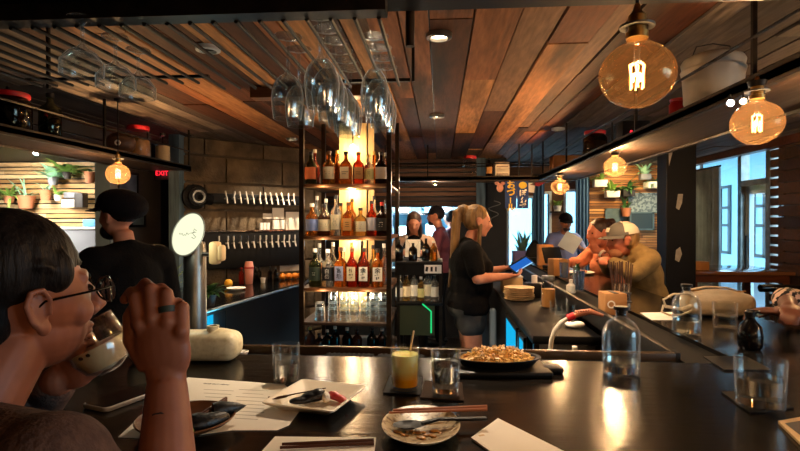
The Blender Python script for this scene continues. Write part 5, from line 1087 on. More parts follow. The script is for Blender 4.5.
# service counter goods
q = G(519, 300, SVR)
for i in range(7): tag(MB().lathe([(.0001, 0), (.06, 0), (.098, .010), (.100, .012), (.096, .0125), (.06, .003), (.0001, .003)], n=32).build('plate', mat('stackplate_m', '#d8bd92', .5), None, (q.x + random.uniform(-.004, .004), q.y + random.uniform(-.004, .004), SVR + .0012 + i * .0125)), f'tan plate in the stack by the blonde barmaid, {ORD[i]} from the bottom', 'plate', 'stack of tan plates')
t = thing('container', 'square tan tub behind the stack of tan plates', 'tub', (.53, q.y + .42, SVR + .0012)); MB().rbox((0, 0, .055), (.15, .14, .11), .01).build('tub', 'tan_m', t); MB().rbox((0, 0, .116), (.155, .145, .012), .004).build('lid', 'cream_paper_m', t)
t = thing('black_tray', 'small black caddy beside the stack of tan plates', 'caddy', (q.x + .125, q.y + .14, SVR + .0012)); MB().rbox((0, 0, .05), (.12, .12, .10), .01).build('caddy', 'black_m', t); MB().cyl((0, 0, .1), (0, 0, .15), .02, n=14).build('cup', 'white_m', t)
jar(0, 3.27, .655, SVR, .042, .19, 'glass_m', 'steel_m', 'glass jar of brown spice on the service counter', 'ochre_m')
for i, (px, py, r_, h) in enumerate(((563, 316, .035, .09), (568, 322, .034, .085), (574, 314, .05, .07))):
    glass_of(px, py, r_ * .9, r_, h, ('rear small glass', 'front small glass', 'wide glass bowl')[i] + ' on the service counter behind the spray hose', None, .5, SVR, 'bar_glass', loc=tuple(min(v, .67) if k == 0 else v for k, v in enumerate(G(px, py, SVR))))
q = G(580, 329, SVR); b = MB(); 
t = tag(MB().ell((0, 0, .012), (.04, .03, .014)).ell((.02, -.01, .018), (.03, .025, .016)).ell((-.02, .012, .014), (.025, .03, .012)).fuse('cloth', 'paper_m', None, .005, 2, (.655, q.y + .02, SVR + .003)), 'crumpled white cloth on the near end of the service counter', 'cloth')
sk = thing('sink_unit', 'low black sink unit behind the front bar', 'counter', (.5, 2.15, 0)); MB().bb((-.12, -.2, 0), (.2, .2, .85)).build('cabinet', 'black_m', sk); MB().rbox((.04, 0, .86), (.34, .42, .02), .004).build('worktop', 'steel_m', sk)
hs = P(551, 354, 2.2); t = thing('spray_faucet', 'curved white hose with a red ring and copper handle', 'faucet', (.47, 2.14, .8712)); o = V(t.location)
pts = [V((.47, 2.14, .886))] + [P(x, y, 2.22) for x, y in ((550.5, 350), (551.5, 340), (555, 330), (561, 322.5), (568, 318))]
MB().tube([p - o for p in pts], .0095, 10).build('hose', mat('hose_m', '#c8bfae', .4), t); MB().lathe([(.0001, 0), (.02, 0), (.02, .012), (.0001, .012)], n=18).build('base', 'chrome_m', t)
MB().cyl(P(567, 318.6, 2.22) - o, P(574, 315.5, 2.22) - o, .016, .015, n=16).build('red_ring', 'red_m', t); MB().tube([P(574, 316, 2.22) - o, P(582, 313, 2.22) - o, P(590, 311.5, 2.22) - o, P(603, 315.5, 2.22) - o], [.010, .014, .013, .006], 12).build('handle', mat('copper_m', '#b06a48', .35, .4), t)
b = MB()
for k in range(6): u = P(576 + k * 2.6, 311.5 - k * .3, 2.2) - o; b.ell(u, (.006, .006, .006), n=8)
b.build('grip_knobs', mat('salmon_m', '#d08a70', .5), t)
bottle((.512, 2.06, .8712), .155, .028, 'liq_dark', None, 'cap_white', 'dark bottle with a white cap on the sink unit')
# far end of the right arm
t = thing('soap_bottle', 'small white bottle on the bar in front of the peach top woman', 'bottle', tuple(G(571, 293, 1.066) + V((0, 0, .0012)))); MB().lathe([(.0001, 0), (.026, 0), (.028, .01), (.028, .045), (.012, .058), (.011, .07), (.0001, .07)], n=20).build('body', 'cream_paper_m', t); MB().cyl((0, 0, .07), (0, 0, .082), .012, n=14).build('cap', 'cream_paper_m', t)
for i, (px, py) in enumerate(((564, 279), (579, 291))): glass_of(px, py, .03, .036, .15, ('farther' if i == 0 else 'nearer') + ' tumbler coloured for a blue glow on the right arm of the bar', 'blueglow_water_m' if 'blueglow_water_m' in MATS else mat('blueglow_water_m', '#9cc8ff', .05, trans=.9, ior=1.33), .8, CT if i == 0 else CT, 'blueglow_tumbler')  # blue drink colour stands in for a blue glow on these glasses
plant('bar_plant', 'little green plant in a bottle vase in front of the peach top woman', tuple(G(572, 284, CT) + V((.03, 0, .0012))), ('round', .03, .06), 'potgrey_m', 14, 'leaf_m', 41, spread=.07, up=.13, w=.02)
q = G(596, 274, CT); t = thing('dinner_plate', 'white dinner plate in front of the peach top woman', 'plate', (1.13, q.y, CT + .0012)); MB().lathe([(.0001, 0), (.07, 0), (.115, .014), (.113, .017), (.07, .004), (.0001, .004)], n=32).build('dish', 'white_m', t); b = MB().ell((0, 0, .018), (.05, .04, .016)).ell((.03, .01, .018), (.03, .03, .014)); b.build('food', 'ochre_m', t)
t = thing('carton', 'tan carton on the bar beyond the spice jar', 'box', (.93, 4.25, CT + .0012), .2); MB().rbox((0, 0, .065), (.13, .12, .13), .005).build('carton', 'kraft_m', t)
t = thing('utensil_box', 'wooden utensil box far along the right arm of the bar', 'box', (1.02, 5.25, CT + .0012)); MB().bb((-.07, -.05, 0), (.07, .05, .008)).bb((-.07, -.05, .008), (-.06, .05, .2)).bb((.06, -.05, .008), (.07, .05, .2)).bb((-.06, -.05, .008), (.06, -.04, .2)).bb((-.06, .04, .008), (.06, .05, .2)).build('box', 'kraft_m', t)
t = thing('card_terminal', 'black till terminal far along the right arm of the bar', 'terminal', (1.02, 4.85, CT + .0012), .5); MB().rbox((0, 0, .015), (.15, .14, .03), .008).build('base', 'black_m', t); MB().rbox((0, .02, .12), (.2, .02, .15), .008, rx(-.35)).build('screen_housing', 'black_m', t); MB().cyl((0, .03, .02), (0, .03, .10), .02, n=12).build('neck', 'black_m', t)
# ================================================================ people
for n, c, c2 in (('skinfair_m', '#c98a6c', '#b8765a'), ('skinred_m', '#c07458', '#a86048'), ('skintan_m', '#a86c4c', '#985c40'), ('skindark_m', '#6a4030', '#5a3426'), ('skinwarm_m', '#9a6048', '#844f3a')): mat(n, c, .5, col2=c2, nscale=14, sss=.06)
mat('hairblack_m', '#0b0908', .55, spec=.2, col2='#1a1412', nscale=30, stretch=(1, 1, .15), bump=.5, bscale=60); mat('hairbrown_m', '#2c1a12', .45, col2='#3c261a', nscale=30, stretch=(1, 1, .15), bump=.4, bscale=60); mat('hairblond_m', '#9a743e', .5, col2='#5e4428', nscale=34, stretch=(1, 1, .12), bump=.5, bscale=60)
mat('blackcloth_m', '#0a090a', .9, spec=.15, bump=.2, bscale=60); mat('charcloth_m', '#141114', .9, spec=.15, bump=.2, bscale=50); mat('maroon_m', '#5c2630', .85); mat('beige_m', '#c8a890', .85); mat('lavshirt_m', '#8f95c4', .85); mat('peach_m', '#d88a64', .85, col2='#c87a58', nscale=14, bump=.2); mat('olive_m', '#8a7448', .85, col2='#786440', nscale=16, bump=.25); mat('denim_m', '#2b2c2e', .85, col2='#4a4a48', nscale=9, mixlo=.4, mixhi=.75); mat('brownshirt_m', '#5c4338', .9, col2='#48322a', nscale=60, bump=.3, bscale=140); mat('capgrey_m', '#5c5a58', .85); mat('mesh_m', '#cfc4b0', .8); mat('eye_m', '#120c0a', .2); mat('lip_skin_m', '#a05848', .5)
m, nt, out = newmat('stripe_m'); N = nt.nodes; b_ = N.new('ShaderNodeBsdfPrincipled'); nt.links.new(b_.outputs[0], out.inputs[0]); tc = N.new('ShaderNodeTexCoord'); wv = N.new('ShaderNodeTexWave'); wv.inputs['Scale'].default_value = 14; wv.inputs['Distortion'].default_value = 5; wv.inputs['Detail Scale'].default_value = 2.0; wv.bands_direction = 'DIAGONAL'; nt.links.new(tc.outputs['Object'], wv.inputs['Vector']); rp = N.new('ShaderNodeValToRGB'); rp.color_ramp.interpolation = 'CONSTANT'; rp.color_ramp.elements[1].position = .5; rp.color_ramp.elements[0].color = H('#1a1214'); rp.color_ramp.elements[1].color = H('#d8b8a8'); nt.links.new(wv.outputs['Fac'], rp.inputs[0]); nt.links.new(rp.outputs[0], b_.inputs['Base Color']); b_.inputs['Roughness'].default_value = .85
def put(b, src, R, c): b.add(src.v, src.f, R, c); return b
def head_mb(R, c, n=16):
    """skull, jaw, nose, brow, lips and ears about the head centre c; R turns local (right, forward, up)"""
    h = MB()
    h.ell((0, -.012, .03), (.074, .094, .088), n=n).ell((0, .020, -.045), (.056, .066, .062), n=n).ell((0, .058, -.088), (.024, .024, .020), n=n).ell((0, .03, .0), (.066, .062, .07), n=n)
    h.ell((-.036, .058, -.020), (.026, .026, .026)).ell((.036, .058, -.020), (.026, .026, .026))
    h.tube([(0, .084, .022), (0, .098, .0), (0, .110, -.022), (0, .094, -.034)], [.008, .010, .013, .009], 8)
    h.ell((-.012, .094, -.027), (.009, .010, .008)).ell((.012, .094, -.027), (.009, .010, .008))
    h.tube([(-.046, .066, .030), (0, .086, .032), (.046, .066, .030)], [.010, .011, .010], 8)
    h.ell((0, .086, -.052), (.022, .010, .006)).ell((0, .084, -.062), (.019, .010, .007))
    for s in (-1, 1): h.ell((s * .077, -.008, -.004), (.006, .018, .030), rz(s * .40), n=12); h.tube([(s * .082, .006, -.012), (s * .084, .006, .012), (s * .088, -.004, .028), (s * .090, -.020, .026), (s * .090, -.027, .008), (s * .086, -.020, -.016), (s * .080, -.006, -.032)], [.0035, .004, .0045, .005, .005, .0045, .004], 8); h.ell((s * .074, -.002, -.030), (.009, .011, .013), n=8)
    return MB().add(h.v, h.f, R, c)
def hand_mb(w, d, nrm, side, s=1.0, curl=.5):
    """palm, four fingers of unequal length and a thumb; d points to the fingers, nrm out of the palm, side to the thumb"""
    d = V(d).normalized(); nrm = V(nrm); nrm = (nrm - d * nrm.dot(d)).normalized(); x = V(side); x = (x - d * x.dot(d) - nrm * x.dot(nrm)).normalized(); w = V(w); b = MB()
    R = Matrix((x, nrm, d)).transposed()
    b.ell(w + d * .050 * s, (.040 * s, .015 * s, .052 * s), R); b.ell(w + d * .012 * s, (.028 * s, .019 * s, .030 * s), R)
    for i, (o, l) in enumerate(((.028, .072), (.010, .080), (-.010, .074), (-.028, .058))):
        p = w + d * .088 * s + x * o * s; a = 0; pts = [p - d * .02 * s, p]; u = d
        for k, f in enumerate((.45, .32, .23)):
            a += curl * (.9, 1.0, .7)[k]; u = d * math.cos(a) + nrm * math.sin(a); p = p + u * l * f * s; pts.append(p)
        b.tube(pts, [.0095 * s, .0092 * s, .0085 * s, .0078 * s, .0062 * s], 8); b.ell(pts[-1], (.0064 * s,) * 3, n=6)
    p = w + d * .022 * s + x * .024 * s; q = p + (d * .55 + x * .65 + nrm * .35).normalized() * .036 * s; r = q + (d * .85 + x * .15 + nrm * .45).normalized() * .030 * s; t = r + (d * .9 - x * .05 + nrm * .4).normalized() * .022 * s
    b.tube([p, q, r, t], [.014 * s, .012 * s, .010 * s, .0075 * s], 8); b.ell(t, (.0078 * s,) * 3, n=6); return b
def human(name, label, base, yaw, H=1.70, hip=None, lean=0, ht=0, hd=0, hfw=.02, arms=None, bulk=1, skin='skinfair_m', shirt='blackcloth_m', sleeve=.55, pants='blackcloth_m', shorts=False, hair='short', hairm='hairbrown_m', hand_curl=.6, hdrop=0, vox=.012, female=False, detail=True, belly=0, shw=.185, hem=0):
    """lean and hd in radians forward, ht turns the head to its left; arms = {'R': (elbow, wrist), 'L': ...} in the local frame (right, forward, up)"""
    k = H / 1.70; t = thing(name, label, 'person', base, yaw); hz = hip if hip else .92 * k; Hp = V((0, 0, hz)); Rl = rx(-lean)
    def T(x, y, z): return Hp + Rl @ V((x * k, y * k, z * k))
    nk = T(0, .0, .50); hc = T(0, hfw, .50) + V((0, 0, 0)); Rh = rz(ht) @ rx(-hd)
    hc = nk + Rl @ V((0, hfw * .5, .03)) + Rh @ V((0, .035 + hfw * .5, .125)) - V((0, 0, hdrop))
    bw = bulk
    def torso(g):
        b = MB(); e = lambda c, r: b.ell(T(*c), tuple((q * k + g) for q in r), Rl)
        e((0, -.01, .02), (.165 * bw, .118 * bw, .13)); e((0, .012 + belly * .4, .16), (.148 * bw + belly * .3, .108 * bw + belly, .15)); e((0, .0, .32), (.160 * bw, .112 * bw, .16))
        if female: e((-.07, .085 * bw, .30), (.07, .06, .065)); e((.07, .085 * bw, .30), (.07, .06, .065))
        b.cap(T(-shw + .03, -.005, .425), T(shw - .03, -.005, .425), .066 * k * (.5 + bw * .5) + g); b.tube([T(-shw * .8, -.01, .43), T(0, -.01, .485), T(shw * .8, -.01, .43)], .05 * k + g, 10); return b
    body = torso(0); body.cyl(T(0, -.005, .44), nk + (hc - nk) * .5, .058 * k, .050 * k)
    put(body, head_mb(Rh, hc), None, (0, 0, 0)); slv = MB(); hands = []
    arms = arms or {'R': ((.25, -.02, .14), (.25, .06, -.10)), 'L': ((-.25, -.02, .14), (-.25, .06, -.10))}
    for sd, a in arms.items():
        s = 1 if sd == 'R' else -1; sh = T(s * shw, -.005, .42)
        el, wr = (V(a[0]), V(a[1])) if len(a) > 2 or a[0][2] > .5 else (T(*a[0]), T(*a[1]))
        up = .050 * k * (.4 + .6 * bw); body.cap(sh, el, up, .040 * k * (.5 + .5 * bw)); body.cap(el, wr, .041 * k * (.5 + .5 * bw), .026 * k)
        d = (wr - el).normalized(); nr = a[2] if len(a) > 2 else V((-s, 0, 0)) ; sd_ = a[3] if len(a) > 3 else V((0, 1, 0)) if abs(d.y) < .7 else V((0, 0, 1))
        put(body, hand_mb(wr, a[4] if len(a) > 4 else d, nr, sd_, k * .97, hand_curl), None, (0, 0, 0))
        if sleeve <= 1: slv.cap(sh, sh + (el - sh) * sleeve, up + .016, .044 * k * (.5 + .5 * bw) + .018)
        else: slv.cap(sh, el, up + .014, .040 * k + .016); slv.cap(el, el + (wr - el) * min(1, sleeve - 1), .040 * k + .016, .026 * k + .012 + (.012 if sleeve < 2 else 0))
    legs = []
    for s in (-1, 1):
        hj = T(s * .085, 0, -.02)
        if hip: kn = V((s * .12, .25 * k, hip - .20)); an = V((s * .12, .16 * k, .10))
        else: kn = V((s * .095, .025, .50 * k)); an = V((s * .10, -.01, .085 * k))
        legs.append((hj, kn, an)); th = .082 * k * (.35 + .65 * bw); body.cap(hj, kn, th, .055 * k * (.5 + .5 * bw)); body.cap(kn, an, .054 * k * (.5 + .5 * bw), .036 * k); body.ell(an + V((0, .06, -.045)), (.042, .12, .038))
    bo = body.fuse('body', skin, t, vox, 3)
    sm = torso(.014); put(sm, slv, None, (0, 0, 0))
    if hem: sm.ell(T(0, 0, -.02), (.175 * bw * k, .13 * bw * k, hem))
    sh_ = sm.fuse('shirt', shirt, t, vox, 4)
    pm = MB().ell(T(0, -.012, -.01), (.172 * bw * k, .126 * bw * k, .12 * k), Rl)
    for hj, kn, an in legs:
        th = .082 * k * (.35 + .65 * bw) + .014
        if shorts: e_ = hj + (kn - hj) * .30; pm.cap(hj, e_, th + .004, th)
        else: pm.cap(hj, kn, th, .07 * k * (.5 + .5 * bw)); pm.cap(kn, an + V((0, 0, .02)), .068 * k * (.5 + .5 * bw), .055 * k)
    pm.fuse('shorts' if shorts else 'trousers', pants, t, vox, 3)
    if not shorts:
        b = MB()
        for hj, kn, an in legs: b.ell(an + V((0, .06, -.04)), (.05, .135, .045))
        b.build('shoes', 'black_m', t)
    elif True:
        b = MB()
        for hj, kn, an in legs: b.ell(an + V((0, .06, -.04)), (.05, .135, .045))
        b.build('shoes', 'black_m', t)
    def L(p): return hc + Rh @ V(p)
    if detail:
        for s in (-1, 1): MB().ell(L((s * .031, .078, .012)), (.011, .007, .006), Rh, n=8).build('eye', 'eye_m', t)
    if hair:
        b = MB(); b.ell(L((0, -.022, .042)), (.083, .096, .090), Rh)
        if hair in ('pony', 'long', 'bun', 'ponyhigh', 'back'):
            b.ell(L((0, -.03, .02)), (.084, .092, .095), Rh); b.ell(L((-.058, -.03, .0)), (.024, .045, .05), Rh); b.ell(L((.058, -.03, .0)), (.024, .045, .05), Rh)
        if hair == 'pony': b.tube([L((0, -.09, .08)), L((0, -.135, .085)), L((0, -.155, .02)), L((0, -.14, -.12)), L((0, -.13, -.24)), L((0, -.12, -.38))], [.035, .038, .042, .040, .030, .012], 10)
        if hair == 'ponyhigh':
            b.ell(L((0, -.115, .075)), (.045, .04, .045), Rh); b.tube([L((0, -.13, .09)), L((0, -.165, .05)), L((0, -.16, -.08)), L((0, -.15, -.24)), L((.0, -.15, -.40)), L((0, -.16, -.52))], [.030, .036, .036, .032, .022, .008], 10)
            b.tube([L((-.06, .01, -.02)), L((-.07, .01, -.12)), L((-.07, .03, -.22))], [.02, .018, .008], 8); b.tube([L((.06, .01, -.02)), L((.072, .012, -.12)), L((.07, .03, -.22))], [.02, .018, .008], 8)
        if hair == 'bun': b.ell(L((0, -.125, .03)), (.045, .042, .045), Rh); b.tube([L((0, -.12, .03)), L((0, -.15, -.03)), L((0, -.13, -.12))], [.03, .034, .012], 10)
        if hair == 'back': b.ell(L((0, -.065, -.07)), (.075, .045, .12), Rh); b.ell(L((0, -.07, -.16)), (.06, .035, .09), Rh)
        if hair == 'long': b.ell(L((0, -.05, -.07)), (.085, .055, .12), Rh); b.ell(L((-.07, .0, -.09)), (.022, .035, .11), Rh); b.ell(L((.07, .0, -.09)), (.022, .035, .11), Rh)
        b.fuse('hair', hairm, t, .007 if vox < .02 else .012, 3)
    t['_'] = 0; del t['_']
    return t, L, Rh, hc
def ball_cap(t, L, Rh, m, brim=None, back=None, wide=1.0):
    def put_(mb): mb.v = [L(p) for p in mb.v]; return mb
    pr = [(1, 0)] + [(math.cos(a), math.sin(a)) for a in [PI / 2 * i / 8 for i in range(1, 8)]] + [(.0001, 1)]
    d = MB().lathe([(r_, z_) for r_, z_ in pr] + [(.0001, .93)] + [(r_ * .93, z_ * .93) for r_, z_ in reversed(pr[:-1])], n=28).rot(Matrix.Diagonal((.090 * wide, .106 * wide, .088))).shift((0, -.012, .045))
    if back:
        fr = MB(); bk = MB(); fr.v = d.v; bk.v = d.v; cen = lambda f: sum((d.v[i] for i in f), V()) / len(f)
        fr.f = [f for f in d.f if cen(f).y > -.0]; bk.f = [f for f in d.f if cen(f).y <= -.0]
        put_(fr); c = fr.build('cap', m, t); b2 = MB(); b2.v = fr.v; b2.f = bk.f; b2.build('mesh_back', back, c)
    else: put_(d); c = d.build('cap', m, t)
    b = MB(); vs = []; fs = []; n = 14
    for i in range(n + 1):
        a = math.radians(15 + 150 * i / n); x, y = math.cos(a), math.sin(a)
        for q, zz in ((0, .046), (1, .036 - .012 * abs(x))):
            for th in (0, .004): vs.append((x * (.086 + .008 * q) * wide, -.012 + y * (.10 + .072 * q * (y ** .5)) * wide, zz - th))
    for i in range(n):
        p = i * 4; q = p + 4; fs += [(p, p + 2, q + 2, q), (p + 1, q + 1, q + 3, p + 3), (p + 2, p + 3, q + 3, q + 2), (p, q, q + 1, p + 1)]
    fs += [(0, 1, 3, 2), (n * 4, n * 4 + 2, n * 4 + 3, n * 4 + 1)]
    b.add(vs, fs); put_(b); b.build('cap_brim', brim or m, c); MB().ell(L((0, -.012, .134)), (.009, .009, .005), n=8).build('cap_button', m, c); return c
R90 = PI / 2
# blonde barmaid
t, L, Rh, hc = human('person', 'blonde barmaid with a high ponytail, black tee and dark denim shorts holding a tablet', (.215, 4.03, 0), -R90 + .12, 1.62, arms={'R': ((.27, .02, 1.10), (.20, .25, 1.11), V((-.3, 0, 1)), V((-1, .2, .3))), 'L': ((-.24, .06, 1.08), (-.12, .30, 1.14), V((.3, 0, 1)), V((1, .2, 0)))}, bulk=1.30, skin='skinfair_m', shirt='blackcloth_m', sleeve=.72, pants='denim_m', shorts=True, hair='ponyhigh', hairm='hairblond_m', hd=.12, female=True, hem=.09, belly=.02)
MB().ell(L((0, -.115, .08)), (.03, .014, .03), Rh).build('hair_tie', 'black_m', t)
tl = thing('rag', 'pale grey bar towel hanging beside the shorts of the barmaid', 'towel', (.385, 3.92, .60)); MB().rbox((0, 0, .13), (.05, .09, .28), .02).rbox((.0, .02, .05), (.045, .05, .20), .015).fuse('cloth', mat('towel_m', '#8f9aa0', .9), tl, .008, 4)
tc_ = P(521, 264, 3.95); tp = thing('tablet', 'dark tablet with a glowing blue screen in the hands of the barmaid', 'tablet', tc_); Rt = rz(-.5) @ ry(-.55) @ rx(.95)
MB().rbox((0, 0, 0), (.16, .012, .10), .005, Rt).build('case', 'black_m', tp); MB().add(*(lambda m: (m.v, m.f))(MB().box((0, -.0068, 0), (.148, .0012, .088)).rot(Rt))).build('screen', 'screen_m', tp); MB().box((0, -.0078, -.038), (.148, .0008, .010)).rot(Rt).build('status_bar', 'screenedge_m', tp)
# far bar staff
t, L, Rh, hc = human('person', 'barmaid in pale sleeves and black apron reading a white sheet by the kitchen pass', (-.29, 6.0, 0), PI, 1.62, arms={'R': ((.24, .06, 1.10), (.13, .26, 1.14)), 'L': ((-.24, .06, 1.10), (-.13, .26, 1.14))}, shirt='beige_m', sleeve=1.9, hair='long', hd=.35, female=True, vox=.016)
ap = MB().ell((0, .085, 1.0), (.165, .085, .36)).build('apron', 'blackcloth_m', t)
pc = V((-.29, 5.66, 1.22)); tag(MB().box((0, 0, 0), (.16, .003, .20), rx(-.4)).build('paper_sheet', 'paper_m', None, pc), 'white sheet in the hands of the aproned barmaid', 'paper')
t, L, Rh, hc = human('person', 'bearded man in maroon tee and dark cap facing left at the kitchen pass', (.0, 6.45, 0), R90 - .15, 1.69, arms={'R': ((.24, .0, 1.10), (.16, .22, 1.02)), 'L': ((-.25, .04, 1.08), (-.17, .25, 1.04))}, shirt='maroon_m', sleeve=.75, hair='short', hairm='hairblack_m', skin='skintan_m', vox=.016)
ball_cap(t, L, Rh, 'charcloth_m'); MB().ell(L((0, .050, -.080)), (.050, .046, .036), Rh).fuse('beard', 'hairblack_m', t, .01, 2)
t, L, Rh, hc = human('person', 'dark haired person in maroon half hidden behind the maroon tee man', (.17, 7.45, 0), R90 - .9, 1.68, shirt='maroon_m', hair='bun', hairm='hairblack_m', vox=.018)
t, L, Rh, hc = human('person', 'man in a lavender shirt and dark cap reading a white menu by the back window', (1.66, 7.28, 0), PI + .1, 1.62, arms={'R': ((.25, .06, 1.12), (.13, .28, 1.16)), 'L': ((-.25, .06, 1.12), (-.13, .28, 1.16))}, bulk=1.08, belly=.05, shirt='lavshirt_m', sleeve=1.2, hair='short', hd=.25, vox=.018, skin='skintan_m')
ball_cap(t, L, Rh, 'charcloth_m'); MB().ell(L((0, .055, -.075)), (.05, .045, .04), Rh).fuse('beard', 'hairbrown_m', t, .012, 2)
tag(MB().box((0, 0, 0), (.22, .003, .26), rx(-.5) @ ry(.6)).build('paper_sheet', 'paper_m', None, (1.66, 6.92, 1.24)), 'white menu sheet in the hands of the lavender shirt man', 'paper')
# guests on the right arm
t, L, Rh, hc = human('person', 'woman in a peach top with dark tied hair resting her mouth on her hand', (1.52, 4.56, 0), R90 + .36, 1.64, hip=.88, lean=.34, hd=.10, hfw=.02, hdrop=.075, arms={'L': ((-.22, .20, 1.15), (-.06, .27, 1.26), V((.4, -.8, .1)), V((.8, .2, .3))), 'R': ((.20, .27, 1.15), (.14, .50, 1.16), V((0, 0, -1)), V((-1, 0, 0)))}, shirt='peach_m', sleeve=1.35, skin='skinred_m', hair='pony', hairm='hairbrown_m', female=True, vox=.011, bulk=1.05)
el, wr = V((-.22, .20, 1.15)), V((-.06, .27, 1.26)); q = wr + (el - wr) * .14; MB().cyl(q - (el - wr).normalized() * .009, q + (el - wr).normalized() * .009, .034, n=18).build('watch_strap', 'cream_paper_m', t); MB().cyl(q + V((-.03, -.01, 0)), q + V((-.038, -.012, 0)), .017, n=16).build('watch_face', 'chrome_m', t)
t, L, Rh, hc = human('person', 'man in an olive shirt and grey mesh back cap leaning on the bar', (1.51, 3.80, 0), R90 + .10, 1.70, hip=.85, lean=.36, hd=.12, hfw=.02, hdrop=.09, arms={'L': ((-.20, .26, 1.16), (-.05, .34, 1.22), V((.5, 0, -1)), V((1, .3, .3))), 'R': ((.20, .26, 1.16), (.03, .36, 1.22), V((-.5, 0, -1)), V((-1, .3, .3)))}, shirt='olive_m', sleeve=1.9, skin='skinred_m', hair='back', hairm='hairblond_m', vox=.011, bulk=.98)
c_ = ball_cap(t, L, Rh, 'capgrey_m', back='mesh_m', wide=1.04); MB().box(L((0, .090, .085)), (.05, .004, .03), Rh @ rx(.45)).build('cap_patch', 'cream_paper_m', c_); MB().ell(L((0, .052, -.078)), (.053, .05, .05), Rh).fuse('beard', mat('beard_m', '#8a5a3c', .7), t, .008, 2)
t, L, Rh, hc = human('person', 'guest in a striped black and cream sleeve leaning on the bar at the right edge', (2.02, 2.12, 0), R90, 1.68, hip=.74, lean=.62, hd=.1, arms={'L': ((-.22, .55, 1.17), (-.05, .75, 1.165), V((0, 0, -1)), V((1, 0, 0))), 'R': ((.20, .58, 1.175), (-.04, .72, 1.18), V((0, 0, -1)), V((-1, 0, 0)))}, shirt='stripe_m', sleeve=1.25, skin='skindark_m', hair='long', hairm='hairblack_m', vox=.011, female=True)
# black cap man at the left
t, L, Rh, hc = human('person', 'man in black tee and black cap seen from behind at the left', (-1.60, 2.60, 0), math.radians(62), 1.645, shirt='blackcloth_m', sleeve=.8, hair='short', hairm='hairblack_m', bulk=1.15, vox=.011, ht=.25, shw=.20)
c_ = ball_cap(t, L, Rh, 'charcloth_m', wide=1.2); MB().ell(L((0, -.03, .062)), (.112, .132, .078), Rh @ rx(.22), 24).build('cap_crown', 'charcloth_m', c_); MB().ell(L((0, .055, -.078)), (.052, .05, .045), Rh).fuse('beard', 'hairblack_m', t, .008, 2)
# ---------------------------------------------------------------- guest in the foreground
fg = thing('person', 'dark haired guest in glasses drinking from a stemless glass in the foreground', 'person', (-.76, .45, 0)); o = V(fg.location)
hcw = P(24, 303, .82); Rf = rz(math.radians(-32)) @ rx(.07)
def W(x, y, z): return V((x, y, z)) - o
body = MB(); put(body, head_mb(Rf, hcw - o, 22), None, (0, 0, 0))
shR, shL = W(-.455, .585, 1.203), W(-.80, .77, 1.185); elR, wrR = W(-.345, .645, 1.06), P(167, 384, .76) - o; elL, wrL = W(-.80, .99, 1.14), P(58, 380, .96) - o
body.cyl(W(-.665, .64, 1.16), hcw - o + Rf @ V((0, -.02, -.06)), .060, .054, n=20)
def ftorso(g):
    b = MB(); T3 = rz(math.radians(-38)); b.ell(W(-.80, .36, .84), (.165 + g, .125 + g, .14 + g), T3).ell(W(-.765, .43, .98), (.155 + g, .115 + g, .16 + g), T3).ell(W(-.71, .53, 1.10), (.165 + g, .115 + g, .10 + g), T3); b.tube([shR, W(-.665, .645, 1.195), shL], [.058 + g, .065 + g, .058 + g], 12); b.ell(shR, (.062 + g,) * 3); b.ell(shL, (.06 + g,) * 3); return b
put(body, ftorso(0), None, (0, 0, 0))
body.cap(shR, elR, .050, .041, 16); body.tube([elR, elR + (wrR - elR) * .3, wrR], [.041, .044, .0275], 18); body.ell(elR, (.042,) * 3); body.cap(shL, elL, .048, .04); body.cap(elL, wrL, .04, .028)
# right hand: back towards the camera, fingers up and curled over, thumb on the left
cx_ = V((math.cos(math.radians(4.3)), math.sin(math.radians(4.3)), 0)); aw = V((-cx_.y, cx_.x, 0)); up = (V((0, 0, 1)) - cx_ * .10).normalized()
Rp = Matrix((cx_, aw, up)).transposed()
body.ell(wrR + up * .052, (.040, .019, .052), Rp, 18); body.ell(wrR + up * .012, (.029, .020, .034), Rp, 16); body.ell(wrR + up * .045 - cx_ * .026 + aw * .010, (.017, .017, .032), Rp, 14)
fing = []
for o_, z_, l, lx in ((-.027, .088, .9, -.010), (-.008, .096, 1.0, -.006), (.013, .091, .95, -.004), (.031, .078, .78, .0)):
    k0 = wrR + up * z_ + cx_ * o_ - aw * .004; k1 = k0 + (up * .040 + aw * .012 + cx_ * lx) * l; k2 = k1 + (up * .006 + aw * .020 - cx_ * .016) * l; k3 = k2 + (-up * .014 + aw * .006 - cx_ * .016) * l
    body.tube([wrR + up * .05 + cx_ * o_ * .8, k0, k1, k2, k3], [.010, .0112, .0100, .0092, .0072], 12); body.ell(k0 - aw * .002, (.0118,) * 3, n=10); body.ell(k1, (.0102,) * 3, n=10); body.ell(k3, (.0074,) * 3, n=8); fing.append((k0, k1, k2, k3))
p0 = wrR + up * .024 - cx_ * .024 + aw * .006; p1 = p0 + up * .038 - cx_ * .024 + aw * .004; p2 = p1 + up * .034 - cx_ * .001 + aw * .004; p3 = p2 + up * .020 + cx_ * .008 + aw * .008
body.tube([p0, p1, p2, p3], [.017, .0140, .0115, .0085], 12); body.ell(p1, (.0138,) * 3, n=10); body.ell(p3, (.0088,) * 3, n=8)
